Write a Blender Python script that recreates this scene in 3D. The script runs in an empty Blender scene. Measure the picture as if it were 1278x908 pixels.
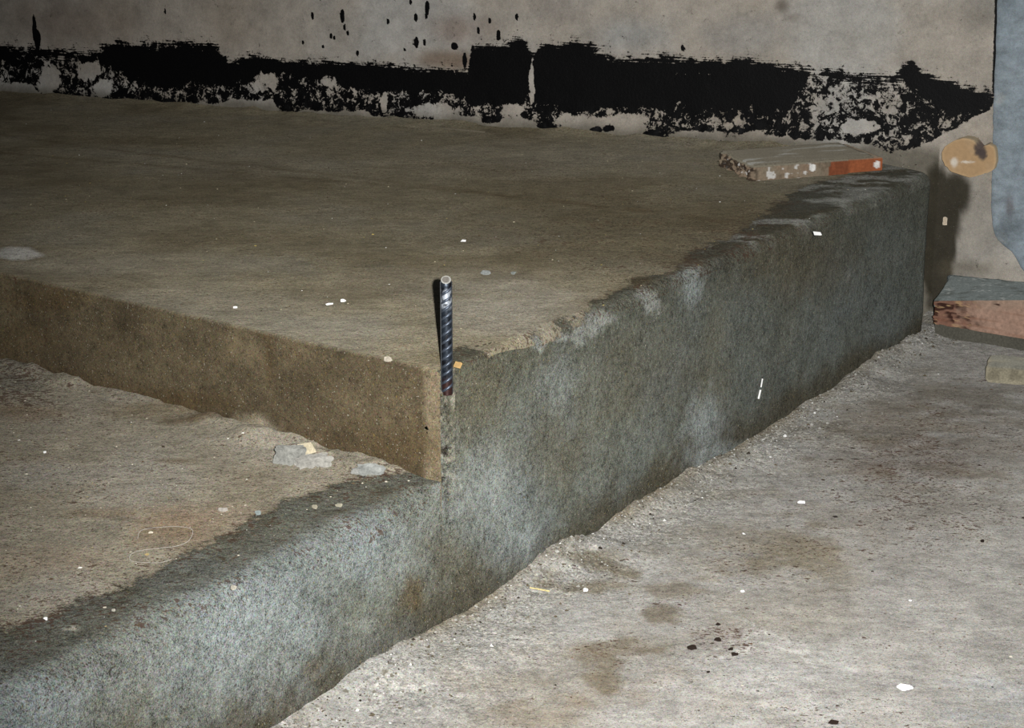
import bpy, bmesh, math
import numpy as np
from mathutils import Vector, Matrix
import random

rng = np.random.default_rng(7)
random.seed(7)
SC = bpy.context.scene
COL = SC.collection

# ------------------------------------------------------------------ camera, world, flash, exposure
F_PX, CX, CY, HORIZON, CAM_H = 2200.0, 639.0, 454.0, -150.0, 0.60
TH = math.atan((CY - HORIZON) / F_PX)
CT, ST = math.cos(TH), math.sin(TH)
CAM = np.array([0.0, 0.0, CAM_H])
cd = bpy.data.cameras.new('camera')
cam = bpy.data.objects.new('camera', cd)
COL.objects.link(cam)
cam.location = CAM
cam.rotation_euler = (math.pi / 2 - TH, 0, 0)
cd.sensor_width = 36.0
cd.sensor_fit = 'HORIZONTAL'
cd.lens = F_PX / 1278.0 * 36.0
cd.clip_start = 0.02
SC.camera = cam

world = bpy.data.worlds.new('world')
SC.world = world
world.use_nodes = True
wb = world.node_tree.nodes['Background']
wb.inputs[0].default_value = (0.75, 0.8, 0.9, 1)
wb.inputs[1].default_value = 0.035

fl = bpy.data.lights.new('camera_flash', 'SPOT')
flash = bpy.data.objects.new('camera_flash', fl)
COL.objects.link(flash)
flash.location = (0.056, 0.0, CAM_H + 0.018)
fl.energy = 400.0
fl.color = (1.0, 0.99, 0.975)
fl.shadow_soft_size = 0.009
fl.spot_size = math.radians(64)
fl.spot_blend = 1.0

SC.view_settings.view_transform = 'Standard'
SC.view_settings.look = 'None'
SC.view_settings.gamma = 1.0
SC.view_settings.use_curve_mapping = False
SC.view_settings.exposure = 0.0


# ------------------------------------------------------------------ helpers: measuring, noise, meshes
def ray(px, py):
    u, v = (px - CX) / F_PX, -(py - CY) / F_PX
    return np.array([u, CT + v * ST, -ST + v * CT])


def at(px, py, z):
    d = ray(px, py)
    return CAM + d * ((z - CAM_H) / d[2])


def proj(P):
    x, y, z = P[0] - CAM[0], P[1] - CAM[1], P[2] - CAM[2]
    dep = y * CT - z * ST
    return CX + F_PX * x / dep, CY - F_PX * (y * ST + z * CT) / dep


def z_at(py, xy):
    lo, hi = -1.2, 0.58
    for _ in range(50):
        m = (lo + hi) / 2
        if proj((xy[0], xy[1], m))[1] > py:
            lo = m
        else:
            hi = m
    return m


aim = ray(860, 440)
flash.rotation_euler = Vector(aim).to_track_quat('-Z', 'Y').to_euler()


def C(r, g, b):
    c = np.array([r, g, b], float) / 255
    return np.where(c <= 0.04045, c / 12.92, ((c + 0.055) / 1.055) ** 2.4)


def _hash(ix, iy, iz, seed):
    h = (ix.astype(np.uint32) * np.uint32(73856093)) ^ (iy.astype(np.uint32) * np.uint32(19349663)) ^ (iz.astype(np.uint32) * np.uint32(83492791)) ^ np.uint32((seed * 2654435761) & 0xffffffff)
    h ^= h >> np.uint32(15)
    h *= np.uint32(0x2c1b3c6d)
    h ^= h >> np.uint32(12)
    h *= np.uint32(0x297a2d39)
    h ^= h >> np.uint32(15)
    return h.astype(np.float64) / 4294967295.0


def vnoise(P, sc, seed=0):
    P = np.asarray(P, float) * sc
    i = np.floor(P).astype(np.int64)
    f = P - i
    u = f * f * (3 - 2 * f)
    i = i + 100000
    r = 0
    for dx in (0, 1):
        wx = u[..., 0] if dx else 1 - u[..., 0]
        for dy in (0, 1):
            wy = u[..., 1] if dy else 1 - u[..., 1]
            for dz in (0, 1):
                wz = u[..., 2] if dz else 1 - u[..., 2]
                r = r + wx * wy * wz * _hash(i[..., 0] + dx, i[..., 1] + dy, i[..., 2] + dz, seed)
    return r * 2 - 1


def fbm(P, sc, oct=3, seed=0, gain=0.5):
    a, t, n = 1.0, 0.0, 0.0
    for o in range(oct):
        t = t + a * vnoise(P, sc * 2 ** o, seed + o * 17)
        n += a
        a *= gain
    return t / n


def sstep(a, b, x):
    t = np.clip((x - a) / (b - a), 0, 1)
    return t * t * (3 - 2 * t)


def mix(col, c, w):
    return col * (1 - w[..., None]) + np.asarray(c) * w[..., None]


def grow(start, first, limit, ratio, biggest):
    """positions from start to limit with steps that grow"""
    v, d = [start], first
    while v[-1] < limit:
        v.append(v[-1] + d)
        d = min(d * ratio, biggest)
    v[-1] = limit
    return np.array(v)


def grids_to_object(name, grids, material, parent=None, attrs=('Col',)):
    """grids: list of dicts P (n,m,3), Col (n,m,3), other attrs (n,m), flip; welded into ONE mesh"""
    V, Q, A = [], [], {a: [] for a in attrs}
    off = 0
    for g in grids:
        P = g['P']
        n, m = P.shape[:2]
        V.append(P.reshape(-1, 3))
        idx = np.arange(n * m).reshape(n, m) + off
        q = np.stack([idx[:-1, :-1], idx[1:, :-1], idx[1:, 1:], idx[:-1, 1:]], -1).reshape(-1, 4)
        if g.get('flip'):
            q = q[:, ::-1]
        Q.append(q)
        for a in attrs:
            A[a].append((g[a] if a in g else g['Col']).reshape(n * m, -1) if a.startswith('Col') else np.broadcast_to(g.get(a, 0.0), (n, m)).reshape(-1))
        off += n * m
    V = np.concatenate(V)
    Q = np.concatenate(Q)
    A = {a: np.concatenate(A[a]) for a in attrs}
    key = np.round(V * 20000).astype(np.int64)
    _, first, inv = np.unique(key, axis=0, return_index=True, return_inverse=True)
    inv = inv.reshape(-1)
    V = V[first]
    A = {a: A[a][first] for a in attrs}
    Q = inv[Q]
    ok = np.array([True] * len(Q))
    for i in range(4):
        ok &= Q[:, i] != Q[:, (i + 1) % 4]
    Q = Q[ok]
    me = bpy.data.meshes.new(name)
    me.vertices.add(len(V))
    me.vertices.foreach_set('co', V.astype(np.float32).ravel())
    me.loops.add(Q.size)
    me.loops.foreach_set('vertex_index', Q.astype(np.int32).ravel())
    me.polygons.add(len(Q))
    me.polygons.foreach_set('loop_start', np.arange(0, Q.size, 4, dtype=np.int32))
    me.update(calc_edges=True)
    me.polygons.foreach_set('use_smooth', np.ones(len(Q), bool))
    for a in attrs:
        if a.startswith('Col'):
            at_ = me.attributes.new(a, 'FLOAT_COLOR', 'POINT')
            at_.data.foreach_set('color', np.concatenate([np.clip(A[a], 0, 1), np.ones((len(V), 1))], 1).astype(np.float32).ravel())
        else:
            at_ = me.attributes.new(a, 'FLOAT', 'POINT')
            at_.data.foreach_set('value', A[a].astype(np.float32))
    me.validate()
    me.materials.append(material)
    o = bpy.data.objects.new(name, me)
    COL.objects.link(o)
    if parent:
        o.parent = parent
    return o


def tris_to_object(name, V, faces, material, parent=None, smooth=True, col=None):
    me = bpy.data.meshes.new(name)
    me.from_pydata([tuple(v) for v in V], [], [tuple(int(i) for i in f) for f in faces])
    if smooth:
        me.polygons.foreach_set('use_smooth', np.ones(len(me.polygons), bool))
    if col is not None:
        a = me.attributes.new('Col', 'FLOAT_COLOR', 'POINT')
        a.data.foreach_set('color', np.concatenate([np.clip(col, 0, 1), np.ones((len(V), 1))], 1).astype(np.float32).ravel())
    me.update()
    me.materials.append(material)
    o = bpy.data.objects.new(name, me)
    COL.objects.link(o)
    if parent:
        o.parent = parent
    return o


def structure(o, label=None):
    o['kind'] = 'structure'
    if label:
        o['label'] = label
    return o


def tag(o, label, cat, group=None, kind=None):
    o['label'] = label
    o['category'] = cat
    if group:
        o['group'] = group
    if kind:
        o['kind'] = kind
    return o


def rebase(o, origin):
    """move a mesh object's own origin to the thing's base"""
    me = o.data
    me.transform(Matrix.Translation(-Vector(origin)))
    o.location = Vector(origin)
    return o


# ------------------------------------------------------------------ helpers: materials
class NT:
    def __init__(self, name):
        self.m = bpy.data.materials.new(name)
        self.m.use_nodes = True
        self.t = self.m.node_tree
        self.b = self.t.nodes['Principled BSDF']

    def n(self, kind, **kw):
        nd = self.t.nodes.new(kind)
        for k, v in kw.items():
            setattr(nd, k, v)
        return nd

    def l(self, a, b):
        self.t.links.new(a, b)

    def val(self, sock, v):
        if hasattr(v, 'is_linked') or isinstance(v, bpy.types.NodeSocket):
            self.l(v, sock)
        else:
            sock.default_value = v

    def noise(self, vec, scale, detail=2.0, rough=0.5, out=0, dist=0.0):
        nd = self.n('ShaderNodeTexNoise')
        if vec is not None:
            self.l(vec, nd.inputs['Vector'])
        nd.inputs['Scale'].default_value = scale
        nd.inputs['Detail'].default_value = detail
        nd.inputs['Roughness'].default_value = rough
        nd.inputs['Distortion'].default_value = dist
        return nd.outputs[out]

    def math(self, op, a, b=0.0, c=None):
        nd = self.n('ShaderNodeMath', operation=op)
        self.val(nd.inputs[0], a)
        self.val(nd.inputs[1], b)
        if c is not None:
            self.val(nd.inputs[2], c)
        return nd.outputs[0]

    def rng(self, x, a, b, c=0.0, d=1.0, smooth=False):
        nd = self.n('ShaderNodeMapRange')
        if smooth:
            nd.interpolation_type = 'SMOOTHSTEP'
        self.val(nd.inputs[0], x)
        for i, v in enumerate((a, b, c, d)):
            nd.inputs[i + 1].default_value = v
        return nd.outputs[0]

    def mixc(self, fac, a, b, blend='MIX'):
        nd = self.n('ShaderNodeMix', data_type='RGBA', blend_type=blend)
        self.val(nd.inputs[0], fac)
        for s, v in ((nd.inputs[6], a), (nd.inputs[7], b)):
            if isinstance(v, bpy.types.NodeSocket):
                self.l(v, s)
            else:
                s.default_value = (*v, 1) if len(v) == 3 else v
        return nd.outputs[2]

    def bump(self, h, strength, dist):
        nd = self.n('ShaderNodeBump')
        nd.inputs['Strength'].default_value = strength
        nd.inputs['Distance'].default_value = dist
        self.l(h, nd.inputs['Height'])
        return nd.outputs[0]

    def coords(self, scale=None, rot=None):
        tc = self.n('ShaderNodeTexCoord').outputs['Object']
        if scale is None:
            return tc
        mp = self.n('ShaderNodeMapping')
        self.l(tc, mp.inputs[0])
        mp.inputs['Scale'].default_value = scale
        if rot:
            mp.inputs['Rotation'].default_value = rot
        return mp.outputs[0]


def concrete(name, grain=0.5, fine=620.0, mid=150.0, bump=0.6, bdist=0.002, white=0.5, dark=0.5, chroma=0.22, rough=0.92, coat=False, tar_gap=False, grit=False, fleck=0.0, spec=0.2, drough=1.0):
    m = NT(name)
    co = m.coords()
    col = m.n('ShaderNodeAttribute', attribute_name='Col').outputs['Color']
    nf = m.noise(co, fine, 2.0, 0.7)
    nm = m.noise(co, mid, 4.0, 0.65)
    nl = m.noise(co, 16.0, 5.0, 0.65)
    kerb = None
    if coat:
        # the grey render against the tan screed, broken up along its edge
        c2 = m.n('ShaderNodeAttribute', attribute_name='Col2').outputs['Color']
        d = m.n('ShaderNodeAttribute', attribute_name='coat').outputs['Fac']
        ne = m.noise(co, 55.0, 5.0, 0.7)
        d = m.math('ADD', d, m.math('MULTIPLY', m.math('SUBTRACT', ne, 0.5), 0.075))
        kerb = m.rng(d, -0.0035, 0.0035, 0.0, 1.0, True)
        rim = m.math('MULTIPLY', m.rng(d, -0.014, 0.0), m.rng(d, 0.012, 0.001))
        col = m.mixc(kerb, col, c2)
        col = m.mixc(m.math('MULTIPLY', m.math('MULTIPLY', rim, m.rng(nm, 0.4, 0.6)), 0.6), col, C(58, 50, 34))
        grain = m.rng(kerb, 0, 1, grain, grain * 1.55)
    k = m.math('ADD', 1.0, m.math('MULTIPLY', m.rng(nf, 0.3, 0.7, -1, 1), grain))
    k = m.math('ADD', k, m.math('MULTIPLY', m.rng(nm, 0.3, 0.7, -0.6, 0.6), grain))
    k = m.math('ADD', k, m.rng(nl, 0.3, 0.7, -0.18, 0.18))
    k = m.math('ADD', k, m.rng(m.noise(m.coords((0.5, 1.0, 1.0)), 60.0, 4.0, 0.6), 0.3, 0.7, -0.2 if not tar_gap else -0.07, 0.2 if not tar_gap else 0.07))
    gr = m.n('ShaderNodeCombineColor')
    for i in range(3):
        m.l(k, gr.inputs[i])
    col = m.mixc(1.0, col, gr.outputs[0], 'MULTIPLY')
    # slightly different tints of the grains
    nc = m.noise(co, fine * 0.6, 1.0, 0.5, out=1)
    col = m.mixc(chroma, col, nc, 'OVERLAY')
    # pale, ochre and dark grains
    ws = m.noise(co, mid * 2.2, 1.5, 0.5)
    col = m.mixc(m.rng(ws, 0.695, 0.72, 0.0, white), col, C(172, 168, 152))
    col = m.mixc(m.rng(ws, 0.325, 0.295, 0.0, white * 0.9), col, C(132, 114, 62))
    off = m.n('ShaderNodeMapping')
    m.l(co, off.inputs[0])
    off.inputs['Location'].default_value = (3.1, 7.7, 1.3)
    ds = m.noise(off.outputs[0], mid * 2.0, 2.0, 0.55)
    dm = m.rng(ds, 0.655, 0.69, 0.0, dark)
    col = m.mixc(dm, col, C(40, 34, 26))
    if fleck:
        fa = m.n('ShaderNodeAttribute', attribute_name='fleck').outputs['Fac']
        f1 = m.noise(m.coords((0.6, 1.0, 1.0), (0, 0, 0.2)), 115.0, 4.0, 0.62)
        f2 = m.noise(m.coords((0.7, 1.0, 1.0), (0, 0, -0.3)), 260.0, 3.0, 0.6)
        fb_ = m.math('ADD', m.math('MULTIPLY', fa, 0.15), m.math('MULTIPLY', m.math('SUBTRACT', nl, 0.5), 0.28))
        t1 = m.rng(m.math('ADD', f1, fb_), 0.705, 0.735, 0.0, fleck)
        t2 = m.rng(m.math('ADD', f2, fb_), 0.69, 0.72, 0.0, fleck)
        t = m.math('MAXIMUM', t1, t2)
        col = m.mixc(t, col, m.mixc(m.rng(nl, 0.42, 0.6), C(44, 35, 27), C(70, 46, 34)))
    gh = None
    if grit:   # loose aggregate, told apart grain by grain
        ga = m.n('ShaderNodeAttribute', attribute_name='grit').outputs['Fac']
        out = []
        for sc_ in (150.0, 330.0):
            vo = m.n('ShaderNodeTexVoronoi')
            m.l(co, vo.inputs['Vector'])
            vo.inputs['Scale'].default_value = sc_
            sx = m.n('ShaderNodeSeparateColor')
            m.l(vo.outputs['Color'], sx.inputs[0])
            out.append((sx.outputs[0], sx.outputs[1], vo.outputs['Distance']))
        for (a_, b_, d_), w_ in zip(out, (0.75, 0.9)):
            g2 = m.n('ShaderNodeCombineColor')
            kk = m.rng(a_, 0, 1, 0.62, 1.42)
            for i in range(3):
                m.l(kk, g2.inputs[i])
            sel = m.math('MULTIPLY', m.rng(b_, 0.35, 0.4), m.math('MULTIPLY', ga, w_))
            col = m.mixc(sel, col, g2.outputs[0], 'MULTIPLY')
        gh = m.math('MULTIPLY', m.math('ADD', out[0][2], out[1][2]), m.math('MULTIPLY', ga, -0.6))
    h = m.math('ADD', m.math('MULTIPLY', nf, 0.45), m.math('MULTIPLY', nm, 1.0))
    h = m.math('SUBTRACT', h, m.math('MULTIPLY', dm, 0.35))
    if gh is not None:
        h = m.math('ADD', h, gh)
    m.b.inputs['Roughness'].default_value = rough
    m.b.inputs['Specular IOR Level'].default_value = spec
    if 'Diffuse Roughness' in m.b.inputs:
        m.b.inputs['Diffuse Roughness'].default_value = drough
    if tar_gap:
        ta = m.n('ShaderNodeAttribute', attribute_name='tar_gap').outputs['Fac']
        sp = m.n('ShaderNodeAttribute', attribute_name='streak').outputs['Fac']
        n1 = m.noise(co, 50.0, 5.0, 0.66, dist=0.8)
        n2 = m.noise(co, 210.0, 2.0, 0.6)
        st = m.noise(m.coords((16.0, 16.0, 300.0)), 1.0, 3.0, 0.6)
        amp = m.math('ADD', m.math('MULTIPLY', m.math('SUBTRACT', n1, 0.5), 2.2), m.math('MULTIPLY', m.math('SUBTRACT', n2, 0.5), 0.7))
        amp = m.math('ADD', amp, m.math('MULTIPLY', m.math('MULTIPLY', m.math('SUBTRACT', st, 0.5), 2.6), sp))
        t = m.math('ADD', ta, amp)
        tm = m.rng(t, 0.47, 0.54, 0.0, 1.0, True)
        col = m.mixc(m.rng(t, 0.28, 0.48, 0.0, 0.35), col, C(60, 50, 38))
        tcol = m.mixc(m.rng(n2, 0.55, 0.75, 0.0, 1.0), C(5, 5, 6), C(15, 14, 14))
        col = m.mixc(tm, col, tcol)
        m.l(m.rng(tm, 0, 1, rough, 0.62), m.b.inputs['Roughness'])
        h = m.math('ADD', h, m.math('MULTIPLY', tm, 0.5))
    m.l(col, m.b.inputs['Base Color'])
    m.l(m.bump(h, bump, bdist), m.b.inputs['Normal'])
    return m.m


def plain(name, colour, rough=0.9, var=0.25, scale=200.0, bump=0.4, metallic=0.0, use_attr=False, spec=0.3):
    m = NT(name)
    co = m.coords()
    n1 = m.noise(co, scale, 4.0, 0.65)
    k = m.rng(n1, 0.3, 0.7, 1 - var, 1 + var)
    gr = m.n('ShaderNodeCombineColor')
    for i in range(3):
        m.l(k, gr.inputs[i])
    src = m.n('ShaderNodeAttribute', attribute_name='Col').outputs['Color'] if use_attr else (*colour, 1)
    m.l(m.mixc(1.0, src, gr.outputs[0], 'MULTIPLY'), m.b.inputs['Base Color'])
    m.b.inputs['Roughness'].default_value = rough
    m.b.inputs['Metallic'].default_value = metallic
    if rough > 0.6 and 'Diffuse Roughness' in m.b.inputs:
        m.b.inputs['Diffuse Roughness'].default_value = 1.0
    m.b.inputs['Specular IOR Level'].default_value = spec
    m.l(m.bump(n1, bump, 0.001), m.b.inputs['Normal'])
    return m.m


M_SLAB = concrete('slab_screed', grain=0.44, white=0.55, dark=0.7, chroma=0.3, bump=0.9, bdist=0.003, coat=True, fleck=0.75)
M_FLOOR = concrete('floor_screed', grain=0.32, white=0.5, dark=0.55, chroma=0.22, bump=0.8, bdist=0.003, fleck=0.85, grit=True)
M_WALL = concrete('tarred_wall', grain=0.16, white=0.15, dark=0.12, chroma=0.12, bump=0.4, tar_gap=True, drough=0.3)
M_PANEL = concrete('blue_grey_coat', grain=0.15, white=0.25, dark=0.25, chroma=0.12, bump=0.35, drough=0.3)
M_ATTR = plain('mortar_pieces', None, use_attr=True, var=0.3, scale=260, bump=0.5)
M_STUB = plain('beige_stub', None, use_attr=True, var=0.08, scale=120, bump=0.3)
M_CLAY = plain('fired_clay', None, use_attr=True, var=0.22, scale=160, bump=0.4)
M_WOOD = plain('old_wood', None, use_attr=True, var=0.22, scale=120, bump=0.5)
M_WHITE = plain('white_flake', C(242, 242, 240), var=0.05, bump=0.1)
M_STEEL = plain('dark_steel', None, use_attr=True, rough=0.38, var=0.35, scale=500, bump=0.25, metallic=0.55, spec=0.5)

# ------------------------------------------------------------------ setting: key lines of the place
Z_LOW, Z_FLOOR = -0.148, -0.350
O = at(549, 463, 0)[:2]
_R = at(1165, 216, 0)[:2]
_L = at(0, 340, 0)[:2]
EV = (_R - O) / np.linalg.norm(_R - O)      # along the long rendered face, away from the corner
EU = (_L - O) / np.linalg.norm(_L - O)      # along the short brown face
NF = np.array([EV[1], -EV[0]])              # outward normal of the long face
NL = np.array([EU[1], -EU[0]])
NL = NL if NL[1] < 0 else -NL               # outward normal of the short face
B_END = np.linalg.norm(_R - O)
W0, W1 = at(0, 118, 0)[:2], at(1165, 200, 0)[:2]
WD = (W1 - W0) / np.linalg.norm(W1 - W0)    # along the back wall
WN = np.array([WD[1], -WD[0]])
WN = WN if WN[1] < 0 else -WN               # towards the camera


class Flat:
    """a level plane; pixel -> metres"""
    def __init__(self, z):
        self.z = z

    def inv(self, px, py):
        return at(px, py, self.z)[:2]

    def co(self, P):
        return P[..., :2]


class Upright:
    def __init__(self, q, e):
        self.q, self.e = np.asarray(q), np.asarray(e)
        self.n = np.array([self.e[1], -self.e[0]])

    def hit(self, px, py):
        d = ray(px, py)
        t = ((self.q - CAM[:2]) @ self.n) / (d[:2] @ self.n)
        return CAM + d * t

    def inv(self, px, py):
        p = self.hit(px, py)
        return np.array([(p[:2] - self.q) @ self.e, p[2]])

    def co(self, P):
        return np.stack([(P[..., :2] - self.q) @ self.e, P[..., 2]], -1)


S_TOP, S_LOW, S_FLOOR = Flat(0.0), Flat(Z_LOW), Flat(Z_FLOOR)
S_FRONT, S_LEFT, S_WALL = Upright(O, EV), Upright(O, EU), Upright(W0, WD)


def blob(surf, P, px, py, rx, ry, soft=0.5, wob=0.35, sc=25, seed=0, ang=0.0):
    """an irregular stain on a surface, measured on the photograph, laid out in metres"""
    c = surf.inv(px, py)
    ca, sa = math.cos(ang), math.sin(ang)
    a = surf.inv(px + rx * ca, py + rx * sa) - c
    b = surf.inv(px - ry * sa, py + ry * ca) - c
    Mi = np.linalg.inv(np.stack([a, b], 1))
    q = (surf.co(P) - c) @ Mi.T
    r = np.sqrt((q ** 2).sum(-1))
    near = r < 3
    r2 = np.full(r.shape, 9.0)
    if near.any():
        r2[near] = r[near] + wob * fbm(P[near], sc, 3, seed + 900)
    return 1 - sstep(1 - soft, 1 + soft, r2)


def side(surf, P, pts, wob=0.0, sc=30, seed=0):
    """signed distance in metres to a polyline; positive on its right when walking along it"""
    pts = np.array([surf.inv(*p) for p in pts])
    X = surf.co(P)
    best = np.full(X.shape[:-1], 1e9)
    sg = np.ones(X.shape[:-1])
    for i in range(len(pts) - 1):
        a, b = pts[i], pts[i + 1]
        d = b - a
        L2 = d @ d
        t = ((X - a) @ d) / L2
        if i > 0:
            t = np.maximum(t, 0)
        if i < len(pts) - 2:
            t = np.minimum(t, 1)
        q = X - (a + t[..., None] * d)
        r = np.sqrt((q ** 2).sum(-1))
        cr = d[0] * (X[..., 1] - a[1]) - d[1] * (X[..., 0] - a[0])
        m = r < best
        best = np.where(m, r, best)
        sg = np.where(m, np.sign(-cr), sg)
    out = best * sg
    if wob:
        out = out + wob * fbm(P, sc, 3, seed + 300)
    return out


def rough_disp(P, amp=0.002, seed=5):
    """small unevenness shared by all the concrete"""
    d = amp * fbm(P, 9, 4, seed)
    return d


def lumpy(P):
    return 0.0012 * fbm(P, 60, 2, 71)


# colours of the materials (not of the light)
TAN = C(130, 122, 101)
TAN_D = C(102, 92, 71)
GREY = C(98, 101, 93)
GREY_D = C(70, 70, 60)
GREY_B = C(106, 112, 110)
BROWN = C(92, 82, 63)
BROWN_D = C(66, 57, 42)
FLOOR_C = C(150, 147, 141)
DUST = C(164, 163, 157)
DAMP = C(122, 104, 74)
PALE = C(178, 176, 168)

KERB_LINE = [(551, 560), (553, 470), (561, 440), (585, 434), (604, 440), (612, 458), (640, 450), (660, 432), (667, 413), (692, 408), (722, 392), (745, 384), (775, 356), (802, 345), (830, 338), (850, 322), (872, 308), (900, 298), (930, 284), (950, 268), (985, 245), (1010, 232), (1065, 218), (1150, 200)]
LOW_LINE = [(-60, 812), (0, 786), (65, 766), (100, 748), (140, 736), (190, 712), (250, 682), (300, 655), (340, 634), (385, 617), (430, 602), (480, 593), (550, 588)]


def front_colour(P):
    """the grey render on the long face, above and below the corner"""
    n1, n2 = fbm(P, 6, 4, 11), fbm(P, 22, 4, 12)
    c = np.broadcast_to(GREY, P.shape).copy()
    c = mix(c, GREY_B, sstep(-0.05, 0.45, n1) * 0.8)
    c = mix(c, C(92, 90, 76), sstep(0.0, 0.5, -n1) * 0.8)
    c = c * (1 + 0.16 * n2[..., None])
    # dampness darkens far part and upper edge; light falloff painted into far part
    s = S_FRONT.co(P)
    c = mix(c, C(78, 82, 78), sstep(0.35, 1.0, s[..., 0] + 0.2 * n1) * 0.62)
    c = mix(c, GREY_D, sstep(-0.15, 0.0, P[..., 2] + 0.04 * n1 + 0.02 * n2) * 0.7 * (s[..., 0] > -0.005))
    # darker foot above the floor joint, with a ragged top
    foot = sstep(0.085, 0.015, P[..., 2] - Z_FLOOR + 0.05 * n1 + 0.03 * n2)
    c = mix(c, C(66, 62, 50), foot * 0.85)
    for (x, y, rx, ry, w) in ((515, 740, 15, 20, .85), (388, 838, 11, 14, .9), (690, 560, 40, 50, .3), (820, 470, 60, 50, .25), (600, 510, 30, 60, .25), (1000, 330, 70, 40, .4), (330, 880, 60, 25, .3), (560, 700, 40, 30, .35)):
        c = mix(c, C(74, 64, 44), blob(S_FRONT, P, x, y, rx, ry, 0.7, 0.5, 40, x) * w)
    for (x, y, rx, ry, w) in ((880, 530, 22, 34, .6), (905, 575, 40, 20, .5), (700, 480, 20, 40, .25), (600, 620, 50, 50, .35), (250, 830, 120, 60, .45), (60, 880, 60, 40, .5), (330, 760, 60, 40, .4), (470, 690, 50, 40, .3), (862, 345, 14, 30, .6), (640, 680, 30, 24, .3), (460, 800, 50, 30, .2)):
        c = mix(c, C(142, 149, 148), blob(S_FRONT, P, x, y, rx, ry, 0.8, 0.7, 45, x) * w)
    # vertical runs
    v = vnoise(P * np.array([1, 1, 0.12]), 60, 33)
    c = mix(c, PALE, sstep(0.5, 0.9, v) * 0.10 * sstep(-0.2, 0.5, n2) * sstep(0.3, 0.9, s[..., 0]))
    for (x, y, rx, ry) in ((738, 402, 15, 16), (722, 420, 9, 14), (812, 375, 12, 17), (757, 398, 10, 8), (672, 428, 10, 10), (700, 420, 12, 6)):
        c = mix(c, C(128, 130, 124), blob(S_FRONT, P, x, y, rx, ry, 0.3, 0.7, 70, x) * 0.8)
    return c


def front_out(P):
    """how far the long face bulges outwards, metres"""
    return 0.003 * fbm(P, 7, 3, 41) + 0.0016 * fbm(P, 40, 3, 42)


# ------------------------------------------------------------------ raised slab: top, long face, short face
NARC = 7
phi = np.linspace(0, math.pi / 2, NARC)


def rf_of(b):                                # how far the long edge is worn round
    Pb = np.stack([b, b * 0, b * 0], -1)
    return np.clip(0.004 + 0.016 * sstep(0.02, 0.25, b) + 0.009 * fbm(Pb, 14, 3, 51), 0.003, 0.04)


b_lin = np.concatenate([np.linspace(0, 0.036, 42), np.linspace(0.036, 0.05, 6)[1:], grow(0.05, 0.0035, 2.55, 1.012, 0.011)[1:]])
a_lin = grow(0.0, 0.0035, 3.2, 1.012, 0.014)
RL = 0.005
nb, na = len(b_lin), len(a_lin) + NARC - 1
# rows i (into the slab from the long face), columns j (along the long face)
rf = rf_of(b_lin)
a_mat = np.zeros((na, nb))
z_mat = np.zeros((na, nb))
for i in range(NARC):
    a_mat[i] = rf * (1 - np.cos(phi[i]))
    z_mat[i] = -rf * (1 - np.sin(phi[i]))
for k in range(1, len(a_lin)):
    a_mat[NARC - 1 + k] = a_lin[k] + rf * max(0, 1 - a_lin[k] / 0.4)
# columns: arc at the short edge
bcols = np.concatenate([RL * (1 - np.cos(phi[:-1])), RL + b_lin])
zcol = np.concatenate([-RL * (1 - np.sin(phi[:-1])), b_lin * 0])
pad = NARC - 1
A2 = np.concatenate([np.repeat(a_mat[:, :1], pad, 1), a_mat], 1)
Z2 = np.concatenate([np.repeat(z_mat[:, :1], pad, 1), z_mat], 1) + zcol[None, :]
B2 = np.broadcast_to(bcols[None, :], A2.shape)


def slab_pt(a, b, z):
    return np.concatenate([O + a[..., None] * EU + b[..., None] * EV, z[..., None]], -1)


def groove(b, z, P):
    """inward depth of the broken groove at the corner that the bar stands in"""
    n = fbm(P * np.array([1, 1, 0.8]), 150, 3, 61)
    inb = sstep(0.0005, 0.0025, b) * (1 - sstep(0.022, 0.030, b + 0.004 * n))
    up = sstep(-0.031, -0.027, z + 0.002 * n)
    hole = (1 - sstep(-0.085, -0.06, z)) * sstep(-0.185, -0.160, z)
    d = inb * (0.0105 * up + (1 - up) * (0.001 + 0.013 * hole * sstep(-0.12, 0.25, n)))
    slit = sstep(-0.172, -0.158, z) * (1 - up) * np.exp(-((b - 0.0028 - 0.0008 * vnoise(P * np.array([0, 0, 1.0]), 70, 62)) / 0.0013) ** 2) * 0.014
    d = d + slit
    turn = np.maximum(b - (B_END - 0.02), 0)
    end = np.where(turn < 0.04, turn ** 2 / 0.04, 0.04 + (turn - 0.04) * 2.2)
    return d + end


def slab_disp(P, a, b):
    """shared displacement, fading between top and faces"""
    P = P.copy()
    t = P[..., 2] > -0.0005
    wa = sstep(0.0, 0.03, a)
    P[..., 2] += wa * (rough_disp(P) + lumpy(P) * 0.5) * sstep(0.0, 0.02, b)
    # mortar fillet where the slab meets the wall
    dw = np.maximum((P[..., :2] - W0) @ WN, 0)
    P[..., 2] += (0.016 + 0.010 * fbm(P, 16, 3, 45)) * np.exp(-dw / 0.05) * wa
    return P


Pt = slab_pt(A2, B2, Z2)
top_raw = Pt.copy()
Pt = slab_disp(Pt, A2, B2)
fo = front_out(top_raw) * (1 - sstep(0.0, 0.05, A2)) * sstep(0.0, 0.04, B2)
gz = groove(B2, Z2, top_raw) * np.where(B2 > 0.5, np.clip(1 - A2 / 0.3, 0, 1), (A2 < 0.02) * np.clip(1 - A2 / 0.012, 0, 1))
Pt[..., :2] += NF * (fo - gz)[..., None]


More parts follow.
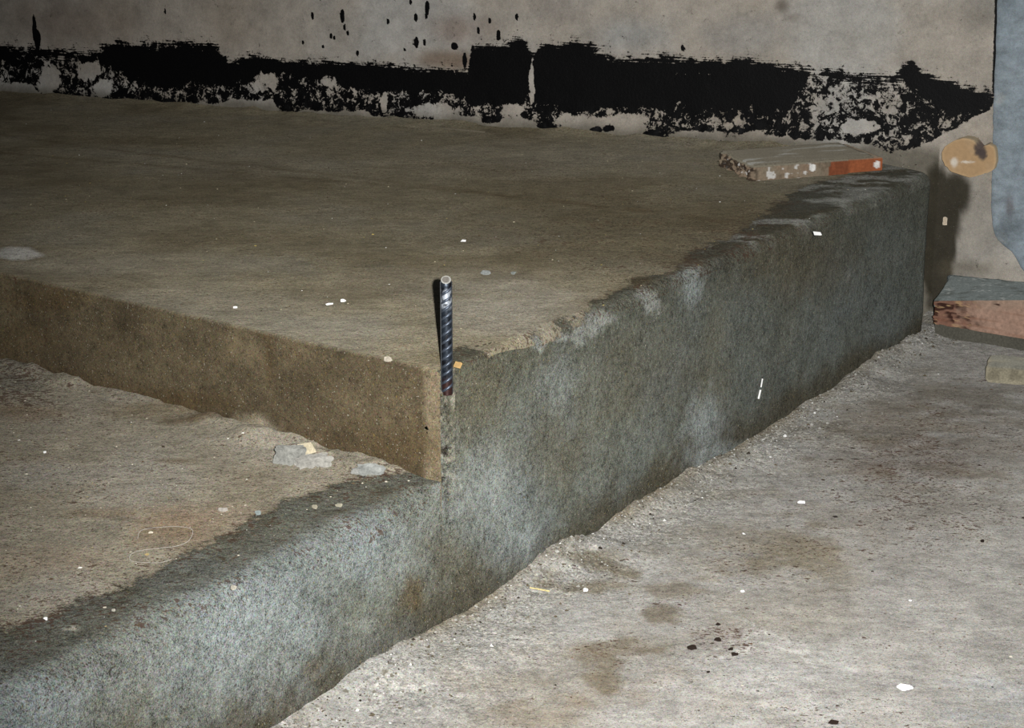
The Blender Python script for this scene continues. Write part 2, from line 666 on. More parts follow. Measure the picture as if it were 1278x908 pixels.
def top_colour(P):
    n1, n2, n3 = fbm(P, 5, 4, 1), fbm(P, 20, 4, 2), fbm(P * np.array([0.55, 1.3, 1]), 16, 4, 3)
    c = np.broadcast_to(TAN, P.shape).copy()
    c = mix(c, TAN_D, sstep(0.0, 0.45, n1) * 0.55)
    c = mix(c, C(132, 127, 112), sstep(0.05, 0.5, -n1) * 0.5)
    c = c * (1 + 0.14 * n2[..., None] + 0.08 * n3[..., None])
    for (x, y, rx, ry, w) in ((800, 285, 170, 40, .55), (560, 250, 200, 30, .3), (200, 235, 170, 25, .3), (930, 250, 80, 30, .35), (450, 300, 120, 18, .3), (780, 318, 90, 16, .4), (690, 300, 80, 14, .3)):
        c = mix(c, C(88, 80, 60), blob(S_TOP, P, x, y, rx, ry, 0.9, 0.6, 12, x) * w)
    for (x, y, rx, ry, w) in ((640, 385, 85, 30, .65), (560, 355, 120, 20, .25), (400, 420, 100, 22, .35), (230, 385, 160, 25, .35), (700, 195, 160, 20, .3), (130, 330, 120, 18, .3), (300, 205, 150, 14, .22), (590, 440, 20, 10, .3)):
        c = mix(c, C(154, 149, 136), blob(S_TOP, P, x, y, rx, ry, 0.9, 0.6, 14, x) * w)
    # long faint crack lines
    for pts in ([(60, 176), (180, 192), (300, 205), (450, 222), (640, 245)], [(560, 238), (700, 250), (800, 262)]):
        d = np.abs(side(S_TOP, P, pts, 0.006, 12, 5))
        c = mix(c, C(84, 72, 52), np.exp(-(d / 0.012) ** 2) * 0.5 * sstep(-0.3, 0.3, n2 + 0.2))
    # dark flecks strewn about
    fl_ = vnoise(P * np.array([0.6, 1.0, 1]), 90, 8)
    # pale disc of mortar near the brown edge, its rim's shadow painted round it
    e = blob(S_TOP, P, 20, 315, 36, 11, 0.2, 0.15, 20, 4)
    c = mix(c, C(96, 84, 62), e * 0.6)
    c = mix(c, C(186, 184, 176), blob(S_TOP, P, 22, 316, 26, 8, 0.25, 0.3, 30, 6) * 0.9)
    # grey render lapping over the long edge
    d = side(S_TOP, P, KERB_LINE, 0.03, 16, 9)
    kc = front_colour(P)
    kc = mix(kc, C(70, 67, 54), 0.3 + sstep(-0.25, 0.35, n2) * 0.5)
    streak = fbm(P * np.array([0.55, 1.0, 1]), 34, 4, 18)
    kc = mix(kc, C(150, 151, 144), sstep(0.0, 0.4, streak) * 0.75 * sstep(0.5, 1.1, S_FRONT.co(P)[..., 0]))
    for (x, y, rx, ry) in ((738, 408, 16, 12), (757, 400, 12, 6), (812, 372, 10, 10), (705, 415, 14, 6), (672, 420, 10, 8), (935, 330, 30, 8), (985, 300, 30, 6), (1080, 240, 40, 8)):
        kc = mix(kc, C(128, 129, 122), blob(S_TOP, P, x, y, rx, ry, 0.4, 0.8, 60, x) * 0.7)
    # dark dirty brown where the edge is wet
    for (x, y, rx, ry) in ((850, 330, 40, 10), (800, 350, 24, 7), (660, 440, 14, 8), (890, 340, 30, 6), (1000, 320, 50, 8)):
        kc = mix(kc, C(76, 66, 44), blob(S_TOP, P, x, y, rx, ry, 0.6, 0.6, 40, x) * 0.6)
    return c, kc, d


def left_colour(P):
    n1, n2 = fbm(P, 7, 4, 21), fbm(P, 30, 4, 22)
    c = np.broadcast_to(BROWN, P.shape).copy()
    c = mix(c, BROWN_D, sstep(-0.1, 0.4, n1) * 0.6)
    c = mix(c, C(88, 82, 64), sstep(0.1, 0.5, -n1) * 0.6)
    c = c * (1 + 0.22 * n2[..., None])
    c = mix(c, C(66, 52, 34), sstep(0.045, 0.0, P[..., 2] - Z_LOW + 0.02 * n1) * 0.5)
    s = S_LEFT.co(P)
    d = s[..., 0] + 0.006 * n2 + 0.010 * sstep(-0.15, -0.03, P[..., 2]) * 0
    c = mix(c, C(126, 114, 92), (1 - sstep(0.022, 0.034, d + 0.012 * n1)) * 0.85)
    for (x, y, rx, ry, w) in ((330, 410, 14, 14, .6), (335, 440, 6, 30, .5), (520, 560, 60, 20, .5), (470, 540, 60, 20, .3), (60, 375, 50, 14, .5), (20, 420, 40, 20, .4), (200, 500, 80, 12, .5)):
        c = mix(c, C(74, 60, 38), blob(S_LEFT, P, x, y, rx, ry, 0.7, 0.6, 40, x) * w)
    c = mix(c, C(146, 137, 118), blob(S_LEFT, P, 318, 535, 26, 16, 0.6, 0.6, 40, 3) * 0.8)
    return c


c_top, c_kerb, d_coat = top_colour(top_raw)
c_front_on_top = front_colour(top_raw)
near_face = (1 - sstep(0.3, 1.0, (A2 / np.maximum(np.concatenate([np.repeat(rf[:1], pad), rf])[None, :], 1e-4)))) * (B2 > 0.012)
c_kerb = mix(c_kerb, c_front_on_top, near_face * 0.8)
fleck_top = 0.42 + 0.35 * fbm(top_raw, 4, 3, 7) + 0.3 * np.exp(-((d_coat - 0.02) / 0.05) ** 2) + blob(S_TOP, top_raw, 800, 290, 170, 50, 0.9, 0.3, 10, 3) * 0.4
c_rim = left_colour(top_raw[:, :pad + 2])
w_rim = np.linspace(1, 0, pad + 2) ** 0.7 * np.ones((na, 1))
c_top[:, :pad + 2] = mix(c_top[:, :pad + 2], c_rim, w_rim)
grid_top = dict(P=Pt, Col=c_top, Col2=c_kerb, coat=np.clip(d_coat, -0.1, 0.1), fleck=np.clip(fleck_top, 0, 1), flip=False)

# long face: rows go down, row 0 is the top grid's row 0
tz = np.concatenate([np.linspace(0, 0.52, 100), np.linspace(0.52, 1, 44)[1:]])
NZ = len(tz)
zb = Z_FLOOR - 0.03
zf0 = top_raw[0, :, 2]
zz = zf0[None, :] * (1 - tz[:, None]) + zb * tz[:, None]
Pf_raw = np.concatenate([np.broadcast_to(O + bcols[:, None] * EV, (NZ, len(bcols), 2)), zz[..., None]], -1)
Bf = np.broadcast_to(bcols[None, :], zz.shape)
off = front_out(Pf_raw) * np.maximum(sstep(0.0, 0.04, Bf), sstep(-0.15, -0.175, zz)) - groove(Bf, zz, Pf_raw)
Pf = Pf_raw.copy()
Pf[..., :2] += NF * off[..., None]
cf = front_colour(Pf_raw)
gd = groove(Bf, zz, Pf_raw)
lowg = (Bf < 0.034) & (zz > -0.175)
cf = np.where(lowg[..., None], mix(cf, C(150, 146, 130), sstep(-0.2, 0.3, fbm(Pf_raw, 90, 2, 77)) * 0.6), cf)
cf = mix(cf, C(34, 28, 20), sstep(0.003, 0.008, gd) * 0.85 * (zz < -0.03) * (Bf < 0.05))  # shade inside the groove's holes and slit painted in by depth
Pf[0] = Pt[0]
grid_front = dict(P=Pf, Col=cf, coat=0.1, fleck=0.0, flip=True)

# short brown face: column 0 of the top grid downwards
NZL = 40
t2 = np.linspace(0, 1, NZL)
a0, z0 = A2[:, 0], top_raw[:, 0, 2]
zl = z0[None, :] * (1 - t2[:, None]) + (Z_LOW - 0.04) * t2[:, None]
Pl_raw = np.concatenate([np.broadcast_to(O + a0[:, None] * EU, (NZL, len(a0), 2)), zl[..., None]], -1)


Pl = Pl_raw.copy()
lo = (0.003 * fbm(Pl_raw, 8, 3, 43) + 0.001 * fbm(Pl_raw, 50, 2, 44)) * sstep(0.0, 0.02, np.broadcast_to(a0[None, :], zl.shape))
Pl[..., :2] += NL * lo[..., None]
Pl[0] = Pt[:, 0]
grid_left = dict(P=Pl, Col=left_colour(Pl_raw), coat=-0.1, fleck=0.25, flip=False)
slab = structure(grids_to_object('raised_slab', [grid_top, grid_front, grid_left], M_SLAB, attrs=('Col', 'Col2', 'coat', 'fleck')), 'raised concrete slab with a brown edge and a grey rendered long face')


def slab_z(x, y):
    P = np.array([[x, y, 0.0]])
    return float((rough_disp(P) + lumpy(P) * 0.5)[0])


# ------------------------------------------------------------------ lower slab, in front of the brown face
RLOW = 0.034


def low_disp(P):
    d = rough_disp(P, 0.0025, 6) + lumpy(P) * 0.6
    # crumbs banked up against the brown face
    s = -((P[..., :2] - O) @ NL) * -1
    n = fbm(P, 25, 3, 91)
    alo = (P[..., :2] - O) @ EU
    bank = (0.006 + 0.012 * n) * np.exp(-(s / 0.03) ** 2) * sstep(0.02, 0.12, alo)
    for (x, y, h, r) in ((320, 545, 0.020, 0.035), (270, 520, 0.008, 0.03), (470, 590, 0.008, 0.03)):
        q = at(x, y, Z_LOW)[:2]
        bank = bank + h * np.exp(-((P[..., :2] - q) ** 2).sum(-1) / r ** 2) * (0.7 + 0.6 * n)
    return d + np.maximum(bank, 0)


al = grow(0.0, 0.0035, 3.0, 1.012, 0.016)
bl = -grow(0.0, 0.0035, 1.7, 1.008, 0.009)[::-1]
bl = np.concatenate([bl, [0.0012]])
blp = np.stack([bl, bl * 0 + 3, bl * 0], -1)
rlow = np.clip(RLOW + 0.014 * fbm(blp, 10, 3, 52), 0.008, 0.06) * sstep(0.0, -0.05, bl) + 0.001
naL = NARC + len(al) - 1
AL = np.zeros((naL, len(bl)))
ZL = np.full((naL, len(bl)), Z_LOW)
for i in range(NARC):
    AL[i] = rlow * (1 - np.cos(phi[i]))
    ZL[i] = Z_LOW - rlow * (1 - np.sin(phi[i]))
for k in range(1, len(al)):
    AL[NARC - 1 + k] = al[k] + rlow * max(0, 1 - al[k] / 0.4)
BL = np.broadcast_to(bl[None, :], AL.shape)
low_raw = slab_pt(AL, BL, ZL)
Plow = low_raw.copy()
Plow[..., 2] += low_disp(low_raw) * sstep(0.0, 0.03, AL)
Plow[..., :2] += NF * (front_out(low_raw) * (1 - sstep(0, 0.05, AL)))[..., None]


def low_colour(P):
    n1, n2, n3 = fbm(P, 6, 4, 101), fbm(P, 24, 4, 102), fbm(P * np.array([0.6, 1.3, 1]), 40, 3, 103)
    c = np.broadcast_to(C(138, 131, 115), P.shape).copy()
    c = mix(c, C(122, 113, 95), sstep(0, 0.45, n1) * 0.6)
    c = mix(c, C(150, 145, 134), sstep(0.05, 0.5, -n1) * 0.6)
    c = c * (1 + 0.12 * n2[..., None] + 0.08 * n3[..., None])
    for (x, y, rx, ry, w, k) in ((215, 660, 50, 22, .45, (130, 104, 76)), (30, 515, 50, 10, .5, (110, 88, 62)), (25, 470, 30, 24, .55, (110, 108, 98)), (205, 512, 80, 9, .55, (96, 82, 56)), (240, 525, 40, 5, .8, (80, 64, 42)), (215, 575, 30, 3, .5, (96, 80, 56)), (120, 640, 40, 6, .4, (120, 100, 74)), (60, 700, 70, 18, .3, (150, 132, 112)), (40, 590, 70, 14, .4, (154, 151, 142)), (330, 540, 50, 14, .5, (154, 147, 130)), (250, 640, 60, 14, .3, (150, 130, 110))):  # two narrow dark ones at the brown face paint a crack's shadow
        c = mix(c, C(*k), blob(S_LOW, P, x, y, rx, ry, 0.7, 0.6, 30, x) * w)
    fl_ = vnoise(P * np.array([0.5, 1.0, 1]), 70, 108)
    d = side(S_LOW, P, LOW_LINE, 0.012, 30, 19)
    kc = front_colour(P)
    kc = mix(kc, C(74, 72, 61), 0.66 + 0 * n1)  # rim's top darkened in colour, wet and catching less light than the face
    kc = mix(kc, C(62, 58, 44), sstep(0.0, 0.5, n2) * 0.6)
    kc = mix(kc, C(176, 172, 156), sstep(0.6, 0.8, n3) * 0.6)
    kc = mix(kc, C(176, 176, 170), blob(S_LOW, P, 462, 586, 26, 9, 0.4, 0.7, 60, 7) * 0.85)
    return c, kc, d


c_low, k_low, d_low = low_colour(low_raw)
tf = 1 - sstep(0.2, 1.3, AL / rlow[None, :])
k_low = mix(k_low, front_colour(low_raw), tf)
fleck_low = np.clip(0.42 + 0.35 * fbm(low_raw, 6, 3, 17) + 0.35 * np.exp(-((d_low - 0.01) / 0.03) ** 2) + blob(S_LOW, low_raw, 20, 470, 40, 30, 0.6, 0.4, 10, 3) * 0.7, 0, 1)
zlz = low_raw[0, :, 2]
t3 = np.linspace(0, 1, 44)
zl3 = zlz[None, :] * (1 - t3[:, None]) + zb * t3[:, None]
Plf_raw = np.concatenate([np.broadcast_to(O + bl[:, None] * EV, (44, len(bl), 2)), zl3[..., None]], -1)
Plf = Plf_raw.copy()
Plf[..., :2] += NF * front_out(Plf_raw)[..., None]
Plf[0] = Plow[0]
# the tongue that runs 2 cm behind the raised slab is kept under its render
for G, R_ in ((Plow, low_raw), (Plf, Plf_raw)):
    G[:, -1, :2] -= NF * 0.001
low = structure(grids_to_object('lower_slab', [dict(P=Plow, Col=c_low, Col2=k_low, coat=np.clip(d_low, -0.1, 0.1), fleck=fleck_low, flip=False), dict(P=Plf, Col=front_colour(Plf_raw), coat=0.1, fleck=0.0, flip=True)], M_SLAB, attrs=('Col', 'Col2', 'coat', 'fleck')), 'lower tan concrete slab at the foot of the brown slab edge')


def low_z(x, y):
    return Z_LOW + float(low_disp(np.array([[x, y, Z_LOW]]))[0])


# ------------------------------------------------------------------ floor, with dust banked up against the long face
def floor_disp(P):
    d = rough_disp(P, 0.004, 8) + lumpy(P) * 0.5
    s = (P[..., :2] - O) @ NF
    Q = np.concatenate([P[..., :2], np.zeros(P.shape[:-1] + (1,))], -1)
    n, n2 = fbm(Q, 5, 4, 111), fbm(Q, 45, 3, 112)
    bank = np.maximum(0.008 + 0.020 * n, 0.0) * np.exp(-(np.maximum(s, 0) / (0.035 + 0.02 * n)) ** 2)
    for (x, y, h, r) in ((745, 690, 0.022, 0.05), (845, 590, 0.018, 0.05), (905, 580, 0.014, 0.04), (700, 705, 0.014, 0.04), (1075, 480, 0.02, 0.04), (960, 560, 0.012, 0.04), (590, 830, 0.012, 0.05), (500, 850, 0.012, 0.05)):
        q = at(x, y, Z_FLOOR)[:2]
        bank = bank + 0.7 * h * np.exp(-((P[..., :2] - q) ** 2).sum(-1) / r ** 2)
    return d + bank * (1 + 0.18 * n2 + 0.2 * fbm(Q, 140, 2, 113)) + 0.0016 * n2 * np.exp(-(np.maximum(s, 0) / 0.15) ** 2)


fb = np.concatenate([-grow(0.0, 0.008, 1.3, 1.01, 0.012)[:0:-1], grow(0.0, 0.007, 2.6, 1.004, 0.012)])
fs = np.concatenate([[-0.05, -0.03, -0.015], grow(-0.006, 0.0045, 2.6, 1.010, 0.012)])
FB, FS = np.meshgrid(fb, fs, indexing='ij')
Pfl_raw = np.concatenate([O + FB[..., None] * EV + FS[..., None] * NF, np.full(FB.shape + (1,), Z_FLOOR)], -1)
Pfl = Pfl_raw.copy()
Pfl[..., 2] += floor_disp(Pfl_raw)


def floor_colour(P):
    n1, n2 = fbm(P, 5, 4, 121), fbm(P, 22, 4, 122)
    n3 = fbm(P * np.array([0.5, 1.2, 1]), 45, 3, 123)
    n4 = fbm(P * np.array([0.7, 1.1, 1]), 14, 5, 124, 0.65)
    c = np.broadcast_to(FLOOR_C, P.shape).copy()
    c = mix(c, C(138, 132, 120), sstep(0, 0.45, n1) * 0.6)
    c = mix(c, C(164, 162, 156), sstep(0.05, 0.5, -n1) * 0.6)
    c = c * (1 + 0.10 * n2[..., None] + 0.06 * n3[..., None])
    s = (P[..., :2] - O) @ NF
    dust = np.exp(-(np.maximum(s, 0) / (0.11 + 0.05 * n1)) ** 2)
    c = mix(c, DUST, dust * 0.6)
    c = mix(c, C(120, 108, 84), np.exp(-(np.maximum(s, 0) / 0.022) ** 2) * sstep(-0.3, 0.35, n1 + 0.6 * n2) * 0.7)
    for (x, y, rx, ry, w, k) in (
            (930, 685, 80, 30, .55, (112, 101, 78)), (1010, 700, 50, 25, .4, (112, 101, 78)), (735, 715, 46, 15, .8, (100, 90, 66)),
            (880, 605, 60, 18, .4, (108, 100, 80)), (740, 835, 30, 26, .8, (94, 82, 60)), (790, 808, 50, 9, .75, (98, 86, 64)),
            (830, 768, 26, 9, .8, (88, 77, 56)), (770, 870, 60, 9, .45, (112, 98, 78)), (680, 890, 50, 14, .5, (114, 102, 82)), (610, 850, 60, 10, .3, (112, 102, 84)),
            (870, 880, 40, 12, .4, (118, 104, 84)), (1190, 520, 130, 50, .45, (104, 95, 80)), (1130, 570, 60, 24, .4, (84, 66, 52)), (1110, 530, 80, 20, .3, (104, 94, 76)), (1220, 500, 70, 18, .4, (92, 86, 72)),
            (1150, 630, 120, 34, .35, (112, 103, 86)), (850, 735, 30, 9, .6, (100, 88, 64)), (1250, 880, 60, 30, .4, (140, 146, 149)), (960, 860, 120, 40, .35, (170, 169, 166)), (860, 690, 70, 20, .35, (164, 163, 158)), (1060, 470, 60, 20, .3, (130, 131, 128)),
            (640, 790, 90, 30, .35, (170, 170, 167)), (900, 800, 30, 18, .3, (98, 78, 60)), (820, 845, 30, 8, .4, (108, 94, 72))):
        wgt = blob(S_FLOOR, P, x, y, rx * 1.15, ry * 1.15, 0.9, 1.0, 26, x + y)
        c = mix(c, C(*k), sstep(0.15, 0.9, wgt * (1 + 1.1 * n3 + 1.2 * n4)) * w * 0.85)
    # pale scratches
    for pts in ([(920, 800), (940, 792), (965, 790), (990, 800)], [(925, 812), (950, 803), (1000, 815), (1020, 836)], [(880, 750), (900, 760)]):
        d = np.abs(side(S_FLOOR, P, pts, 0.003, 40, 6))
        c = mix(c, C(186, 184, 178), np.exp(-(d / 0.0025) ** 2) * 0.6 * blob(S_FLOOR, P, 950, 805, 90, 60, 0.3, 0.1, 10, 1))
    return c


def floor_fleck(P):
    f = 0.12 + 0.3 * fbm(P, 6, 3, 127)
    for (x, y, rx, ry, w) in ((1170, 560, 170, 90, .5), (1140, 560, 70, 34, .25), (1130, 640, 130, 40, .3), (960, 690, 90, 30, .4), (735, 715, 42, 16, .5), (790, 810, 70, 24, .4), (900, 800, 40, 24, .5), (1040, 890, 120, 24, .35), (850, 750, 60, 16, .4)):
        f = f + blob(S_FLOOR, P, x, y, rx, ry, 0.9, 0.4, 12, x) * w
    return np.clip(f, 0, 1)


def floor_grit(P):
    s = np.maximum((P[..., :2] - O) @ NF, 0)
    n = fbm(P, 10, 4, 129)
    g = 0.12 + 0.95 * np.exp(-(s / (0.16 + 0.10 * n)) ** 2) * sstep(-0.55, 0.1, n)
    return np.clip(g, 0, 1)


floor = structure(grids_to_object('floor', [dict(P=Pfl, Col=floor_colour(Pfl_raw), fleck=floor_fleck(Pfl_raw), grit=floor_grit(Pfl_raw), flip=True)], M_FLOOR, attrs=('Col', 'fleck', 'grit')), 'dusty pale grey concrete floor below the rendered slab face')


def floor_z(x, y):
    return Z_FLOOR + float(floor_disp(np.array([[x, y, Z_FLOOR]]))[0])


# ------------------------------------------------------------------ back wall with its band of black bitumen
ws = np.concatenate([np.arange(-0.9, -0.05, 0.02), np.arange(-0.05, 3.05, 0.0032), np.arange(3.06, 4.6, 0.02)])
wz = np.concatenate([np.arange(-0.42, -0.02, 0.01), np.arange(-0.02, 0.34, 0.0032), np.arange(0.35, 2.3, 0.06)])
WZ, WS = np.meshgrid(wz, ws, indexing='ij')
Pw_raw = np.concatenate([W0 + WS[..., None] * WD, WZ[..., None]], -1)


def wl(pts):
    q = np.array([S_WALL.inv(*p) for p in pts])
    o = np.argsort(q[:, 0])
    return np.interp(ws, q[o, 0], q[o, 1])[None, :]


TOP = [(-40, 56), (0, 56), (38, 60), (75, 64), (105, 62), (150, 53), (190, 53), (230, 54), (272, 54), (284, 76), (300, 73), (318, 68), (350, 75), (400, 76), (450, 78), (500, 82), (550, 86), (584, 87), (589, 57), (600, 56), (620, 55), (640, 52), (652, 47), (661, 62), (668, 66), (675, 55), (700, 55), (722, 51), (738, 54), (748, 63), (765, 73), (800, 73), (830, 68), (850, 73), (880, 74), (905, 78), (925, 70), (950, 78), (1000, 84), (1040, 90), (1080, 93), (1118, 92), (1130, 82), (1138, 74), (1150, 86), (1180, 98), (1200, 106), (1222, 112), (1243, 114)]
BOT = [(-40, 106), (0, 106), (40, 108), (55, 120), (80, 124), (130, 126), (200, 136), (260, 131), (300, 125), (340, 127), (350, 138), (420, 141), (450, 138), (480, 146), (500, 151), (520, 151), (560, 143), (600, 150), (620, 152), (648, 146), (662, 151), (690, 162), (703, 142), (740, 148), (800, 152), (815, 170), (840, 166), (890, 167), (920, 174), (940, 166), (1000, 176), (1050, 176), (1090, 182), (1110, 191), (1140, 191), (1170, 176), (1200, 158), (1235, 140), (1243, 118)]
CORE = [(-40, 78), (0, 80), (60, 72), (130, 84), (190, 112), (300, 106), (345, 96), (400, 108), (470, 118), (560, 116), (590, 132), (650, 134), (663, 96), (670, 134), (700, 142), (850, 138), (900, 143), (985, 142), (1010, 100), (1100, 100), (1130, 108), (1180, 148), (1220, 142), (1243, 116)]
zT, zB, zC = wl(TOP), wl(BOT), wl(CORE)
zB, zC = np.minimum(zB, zT - 0.004), np.minimum(np.maximum(zC, zB), zT)
jit = 0.006 * fbm(Pw_raw, 60, 3, 131) + 0.006 * fbm(Pw_raw * np.array([0.4, 0.4, 1]), 30, 3, 133)
dT = zT - WZ + jit
dB = WZ - zB + 1.3 * jit
dC = WZ - zC + 1.5 * jit
inside = np.minimum(dT, dB)
regional = 0.66 + 0.26 * fbm(Pw_raw, 12, 3, 132)
f_low = np.clip(inside / 0.010, -1, 1)
tar_low = np.where(f_low > 0, regional * np.minimum(f_low * 1.6, 1), 0)
tar_core = np.clip(0.5 + np.minimum(dT / 0.022, dC / 0.036), 0, 1.4)
tar_gap = np.maximum(tar_low, tar_core * (dB > 0))


def speck(x, y, rx, ry, v, ang=0.0, wob=0.25):
    return blob(S_WALL, Pw_raw, x, y, rx, ry, 0.3, wob, 90, int(x), ang) * v


# bare places inside the band
for (x, y, rx, ry, v) in ((664, 100, 3.0, 30, 1.2), (62, 100, 12, 20, .7), (112, 88, 14, 10, .9), (130, 110, 12, 10, .6), (270, 64, 20, 9, .45), (330, 102, 18, 12, .6), (410, 100, 9, 8, .9), (196, 74, 6, 14, .5), (120, 66, 30, 4, .4), (480, 128, 4, 12, .9), (545, 138, 30, 8, .5), (640, 136, 14, 8, .5), (780, 152, 22, 9, .8), (1072, 158, 22, 8, .9), (1020, 100, 12, 12, .3), (1030, 130, 22, 14, .22), (1100, 128, 26, 14, .2), (900, 152, 30, 6, .25), (830, 82, 12, 5, .5), (870, 92, 40, 2, .5)):
    tar_gap = tar_gap - speck(x, y, rx, ry, v, 0, 0.5)
tar_gap = np.maximum(tar_gap, 0)
# brush marks, splashes and runs
for (x, y, rx, ry) in ((427, 20, 2.2, 8), (430, 34, 1.3, 4), (434, 41, 1.5, 2.5), (512, 2, 1.5, 3), (533, 10, 2.4, 9), (519, 22, 1.8, 5), (532, 21, 1.2, 3), (520, 53, 2.2, 7), (530, 53, 1.6, 4), (592, 21, 1.4, 4), (597, 38, 1.9, 4), (611, 26, 1.7, 3), (622, 44, 2.4, 6), (645, 21, 1.6, 4), (580, 76, 2.4, 9), (484, 27, 1.4, 3), (390, 20, 1.6, 4), (413, 45, 1.7, 3), (417, 47, 1.2, 2), (403, 58, 1.2, 2), (378, 53, 1.2, 2), (206, 14, 1, 3), (43, 36, 2.4, 13), (47, 50, 3.6, 12), (42, 26, 1.2, 8), (852, 60, 2, 3), (446, 66, 1.5, 3), (505, 62, 1.2, 2), (567, 58, 4, 4)):
    tar_gap = np.maximum(tar_gap, speck(x, y, rx, ry, 1.9, 0, 0.12) * (1.0))
for (x, y, rx, ry) in ((615, 148, 14, 5), (685, 157, 14, 6), (745, 162, 8, 5), (760, 160, 8, 4), (818, 168, 16, 7), (88, 123, 14, 6)):
    tar_gap = np.maximum(tar_gap, speck(x, y, rx, ry, 0.95, 0, 0.5))
streak = np.exp(-((dT - 0.004) / 0.022) ** 2) * 0.9 + 0 * WZ
_l0, _l1 = S_WALL.inv(1246.6, 0), S_WALL.inv(1242.6, 116)
_ls = _l0[0] + (WZ - _l0[1]) / (_l1[1] - _l0[1]) * (_l1[0] - _l0[0])
tar_gap = np.maximum(tar_gap, 2.0 * np.exp(-((WS - _ls + 0.004) / 0.003) ** 2) * (WZ > _l1[1]))  # dark gap along the panel's edge, painted in as a black line
dry = sstep(-0.03, 0.0, dT) * (dT < 0.012) * (dB > 0)
tar_gap = np.maximum(tar_gap, dry * (0.22 + 0.12 * fbm(Pw_raw, 5, 2, 140)))


def wall_colour(P):
    n1, n2 = fbm(P, 4, 4, 141), fbm(P, 16, 4, 142)
    c = np.broadcast_to(C(186, 178, 166), P.shape).copy()
    c = mix(c, C(160, 147, 130), sstep(0, 0.45, n1) * 0.5)
    c = mix(c, C(196, 196, 192), sstep(0.05, 0.5, -n1) * 0.6)
    c = c * (1 + 0.08 * n2[..., None])
    for (x, y, rx, ry, w, k) in ((570, 35, 40, 18, .5, (136, 108, 90)), (560, 75, 40, 10, .6, (118, 88, 58)), (780, 45, 45, 22, .45, (172, 178, 180)), (930, 45, 40, 22, .4, (170, 172, 172)), (80, 30, 60, 25, .45, (120, 100, 84)), (976, 8, 8, 8, .6, (80, 66, 52)), (990, 22, 10, 5, .4, (96, 80, 64)), (1225, 10, 30, 20, .45, (118, 114, 106)), (1085, 45, 70, 30, .3, (176, 172, 162)), (700, 15, 30, 14, .3, (140, 130, 124))):
        c = mix(c, C(*k), blob(S_WALL, P, x, y, rx, ry, 0.8, 0.6, 14, x) * w)
    # bare mortar at the foot, above the slab
    c = mix(c, C(114, 109, 96), sstep(0.045, 0.01, P[..., 2] + 0.012 * n2) * 0.85 * (S_WALL.co(P)[..., 0] < S_WALL.inv(1172, 200)[0]))
    # dark strip under the stub and the plain plaster beside it
    c = mix(c, C(160, 156, 148), blob(S_WALL, P, 1215, 290, 40, 70, 0.4, 0.3, 20, 3) * 0.6)
    dark_strip = np.maximum(blob(S_WALL, P, 1170, 300, 22, 90, 0.15, 0.2, 30, 4), np.maximum(blob(S_WALL, P, 1192, 240, 20, 28, 0.3, 0.3, 30, 5), blob(S_WALL, P, 1184, 270, 17, 30, 0.3, 0.3, 30, 8)))
    c = mix(c, C(62, 58, 47), dark_strip * 0.97)
    c = mix(c, C(110, 102, 84), blob(S_WALL, P, 1205, 335, 30, 10, 0.6, 0.4, 30, 6) * 0.5)
    return c


tar_gap = tar_gap * (WS < S_WALL.inv(1248, 20)[0])
Pw = Pw_raw.copy()
foot = np.exp(-((WZ - 0.0) / 0.035) ** 2) * (WS < S_WALL.inv(1165, 190)[0] + 0.02)
bulge = 0.0015 * fbm(Pw_raw, 10, 3, 151) + foot * (0.010 + 0.012 * fbm(Pw_raw, 22, 3, 152)) + 0.002 * fbm(Pw_raw, 50, 2, 153) * sstep(0.12, 0.0, WZ)
Pw[..., :2] += WN * bulge[..., None]
wall = structure(grids_to_object('wall_back', [dict(P=Pw, Col=wall_colour(Pw_raw), tar_gap=tar_gap, streak=streak, flip=True)], M_WALL, attrs=('Col', 'tar_gap', 'streak')), 'plastered back wall with a ragged band of black bitumen along its foot')


# ------------------------------------------------------------------ blue-grey coat on the wall's end
def prism(name, outline, thick, material, plane, colour_fn, parent=None, n_side=2, wob=0.0, inner=6, lift=0.0, round_=0.3):
    """solid with an irregular outline (s,z points on an upright plane), thick towards the camera"""
    out = np.array(outline)
    cen = out.mean(0)
    V, Fc = [], []
    rings = []
    k = len(out)
    nrm = WN

    def ring(scale, d):
        r = cen + (out - cen) * scale
        p3 = np.concatenate([plane.q + r[:, :1] * plane.e + nrm * d, r[:, 1:]], 1)
        rings.append(len(V))
        V.extend(p3)
    ring(1.0, lift)
    for i in range(1, n_side + 1):
        ring(1.0 - 0.0 * i, lift + thick * (i / n_side) * 0.93)
    for i in range(inner):
        t = (i + 1) / (inner + 1)
        ring(1 - 0.04 * round_ - t * 0.95 if i else 0.97, lift + thick * (1.0 if i else 0.985))
    for a, b in zip(rings[:-1], rings[1:]):
        for j in range(k):
            Fc.append((a + j, a + (j + 1) % k, b + (j + 1) % k, b + j))
    V.append(np.concatenate([plane.q + cen[0] * plane.e + nrm * (lift + thick), [cen[1]]]))
    for j in range(k):
        Fc.append((rings[-1] + j, rings[-1] + (j + 1) % k, len(V) - 1))
    V = np.array(V)
    if wob:
        V[:, :2] += nrm * (wob * fbm(V, 60, 3, 161))[:, None]
    return tris_to_object(name, V, Fc, material, parent, True, colour_fn(V))


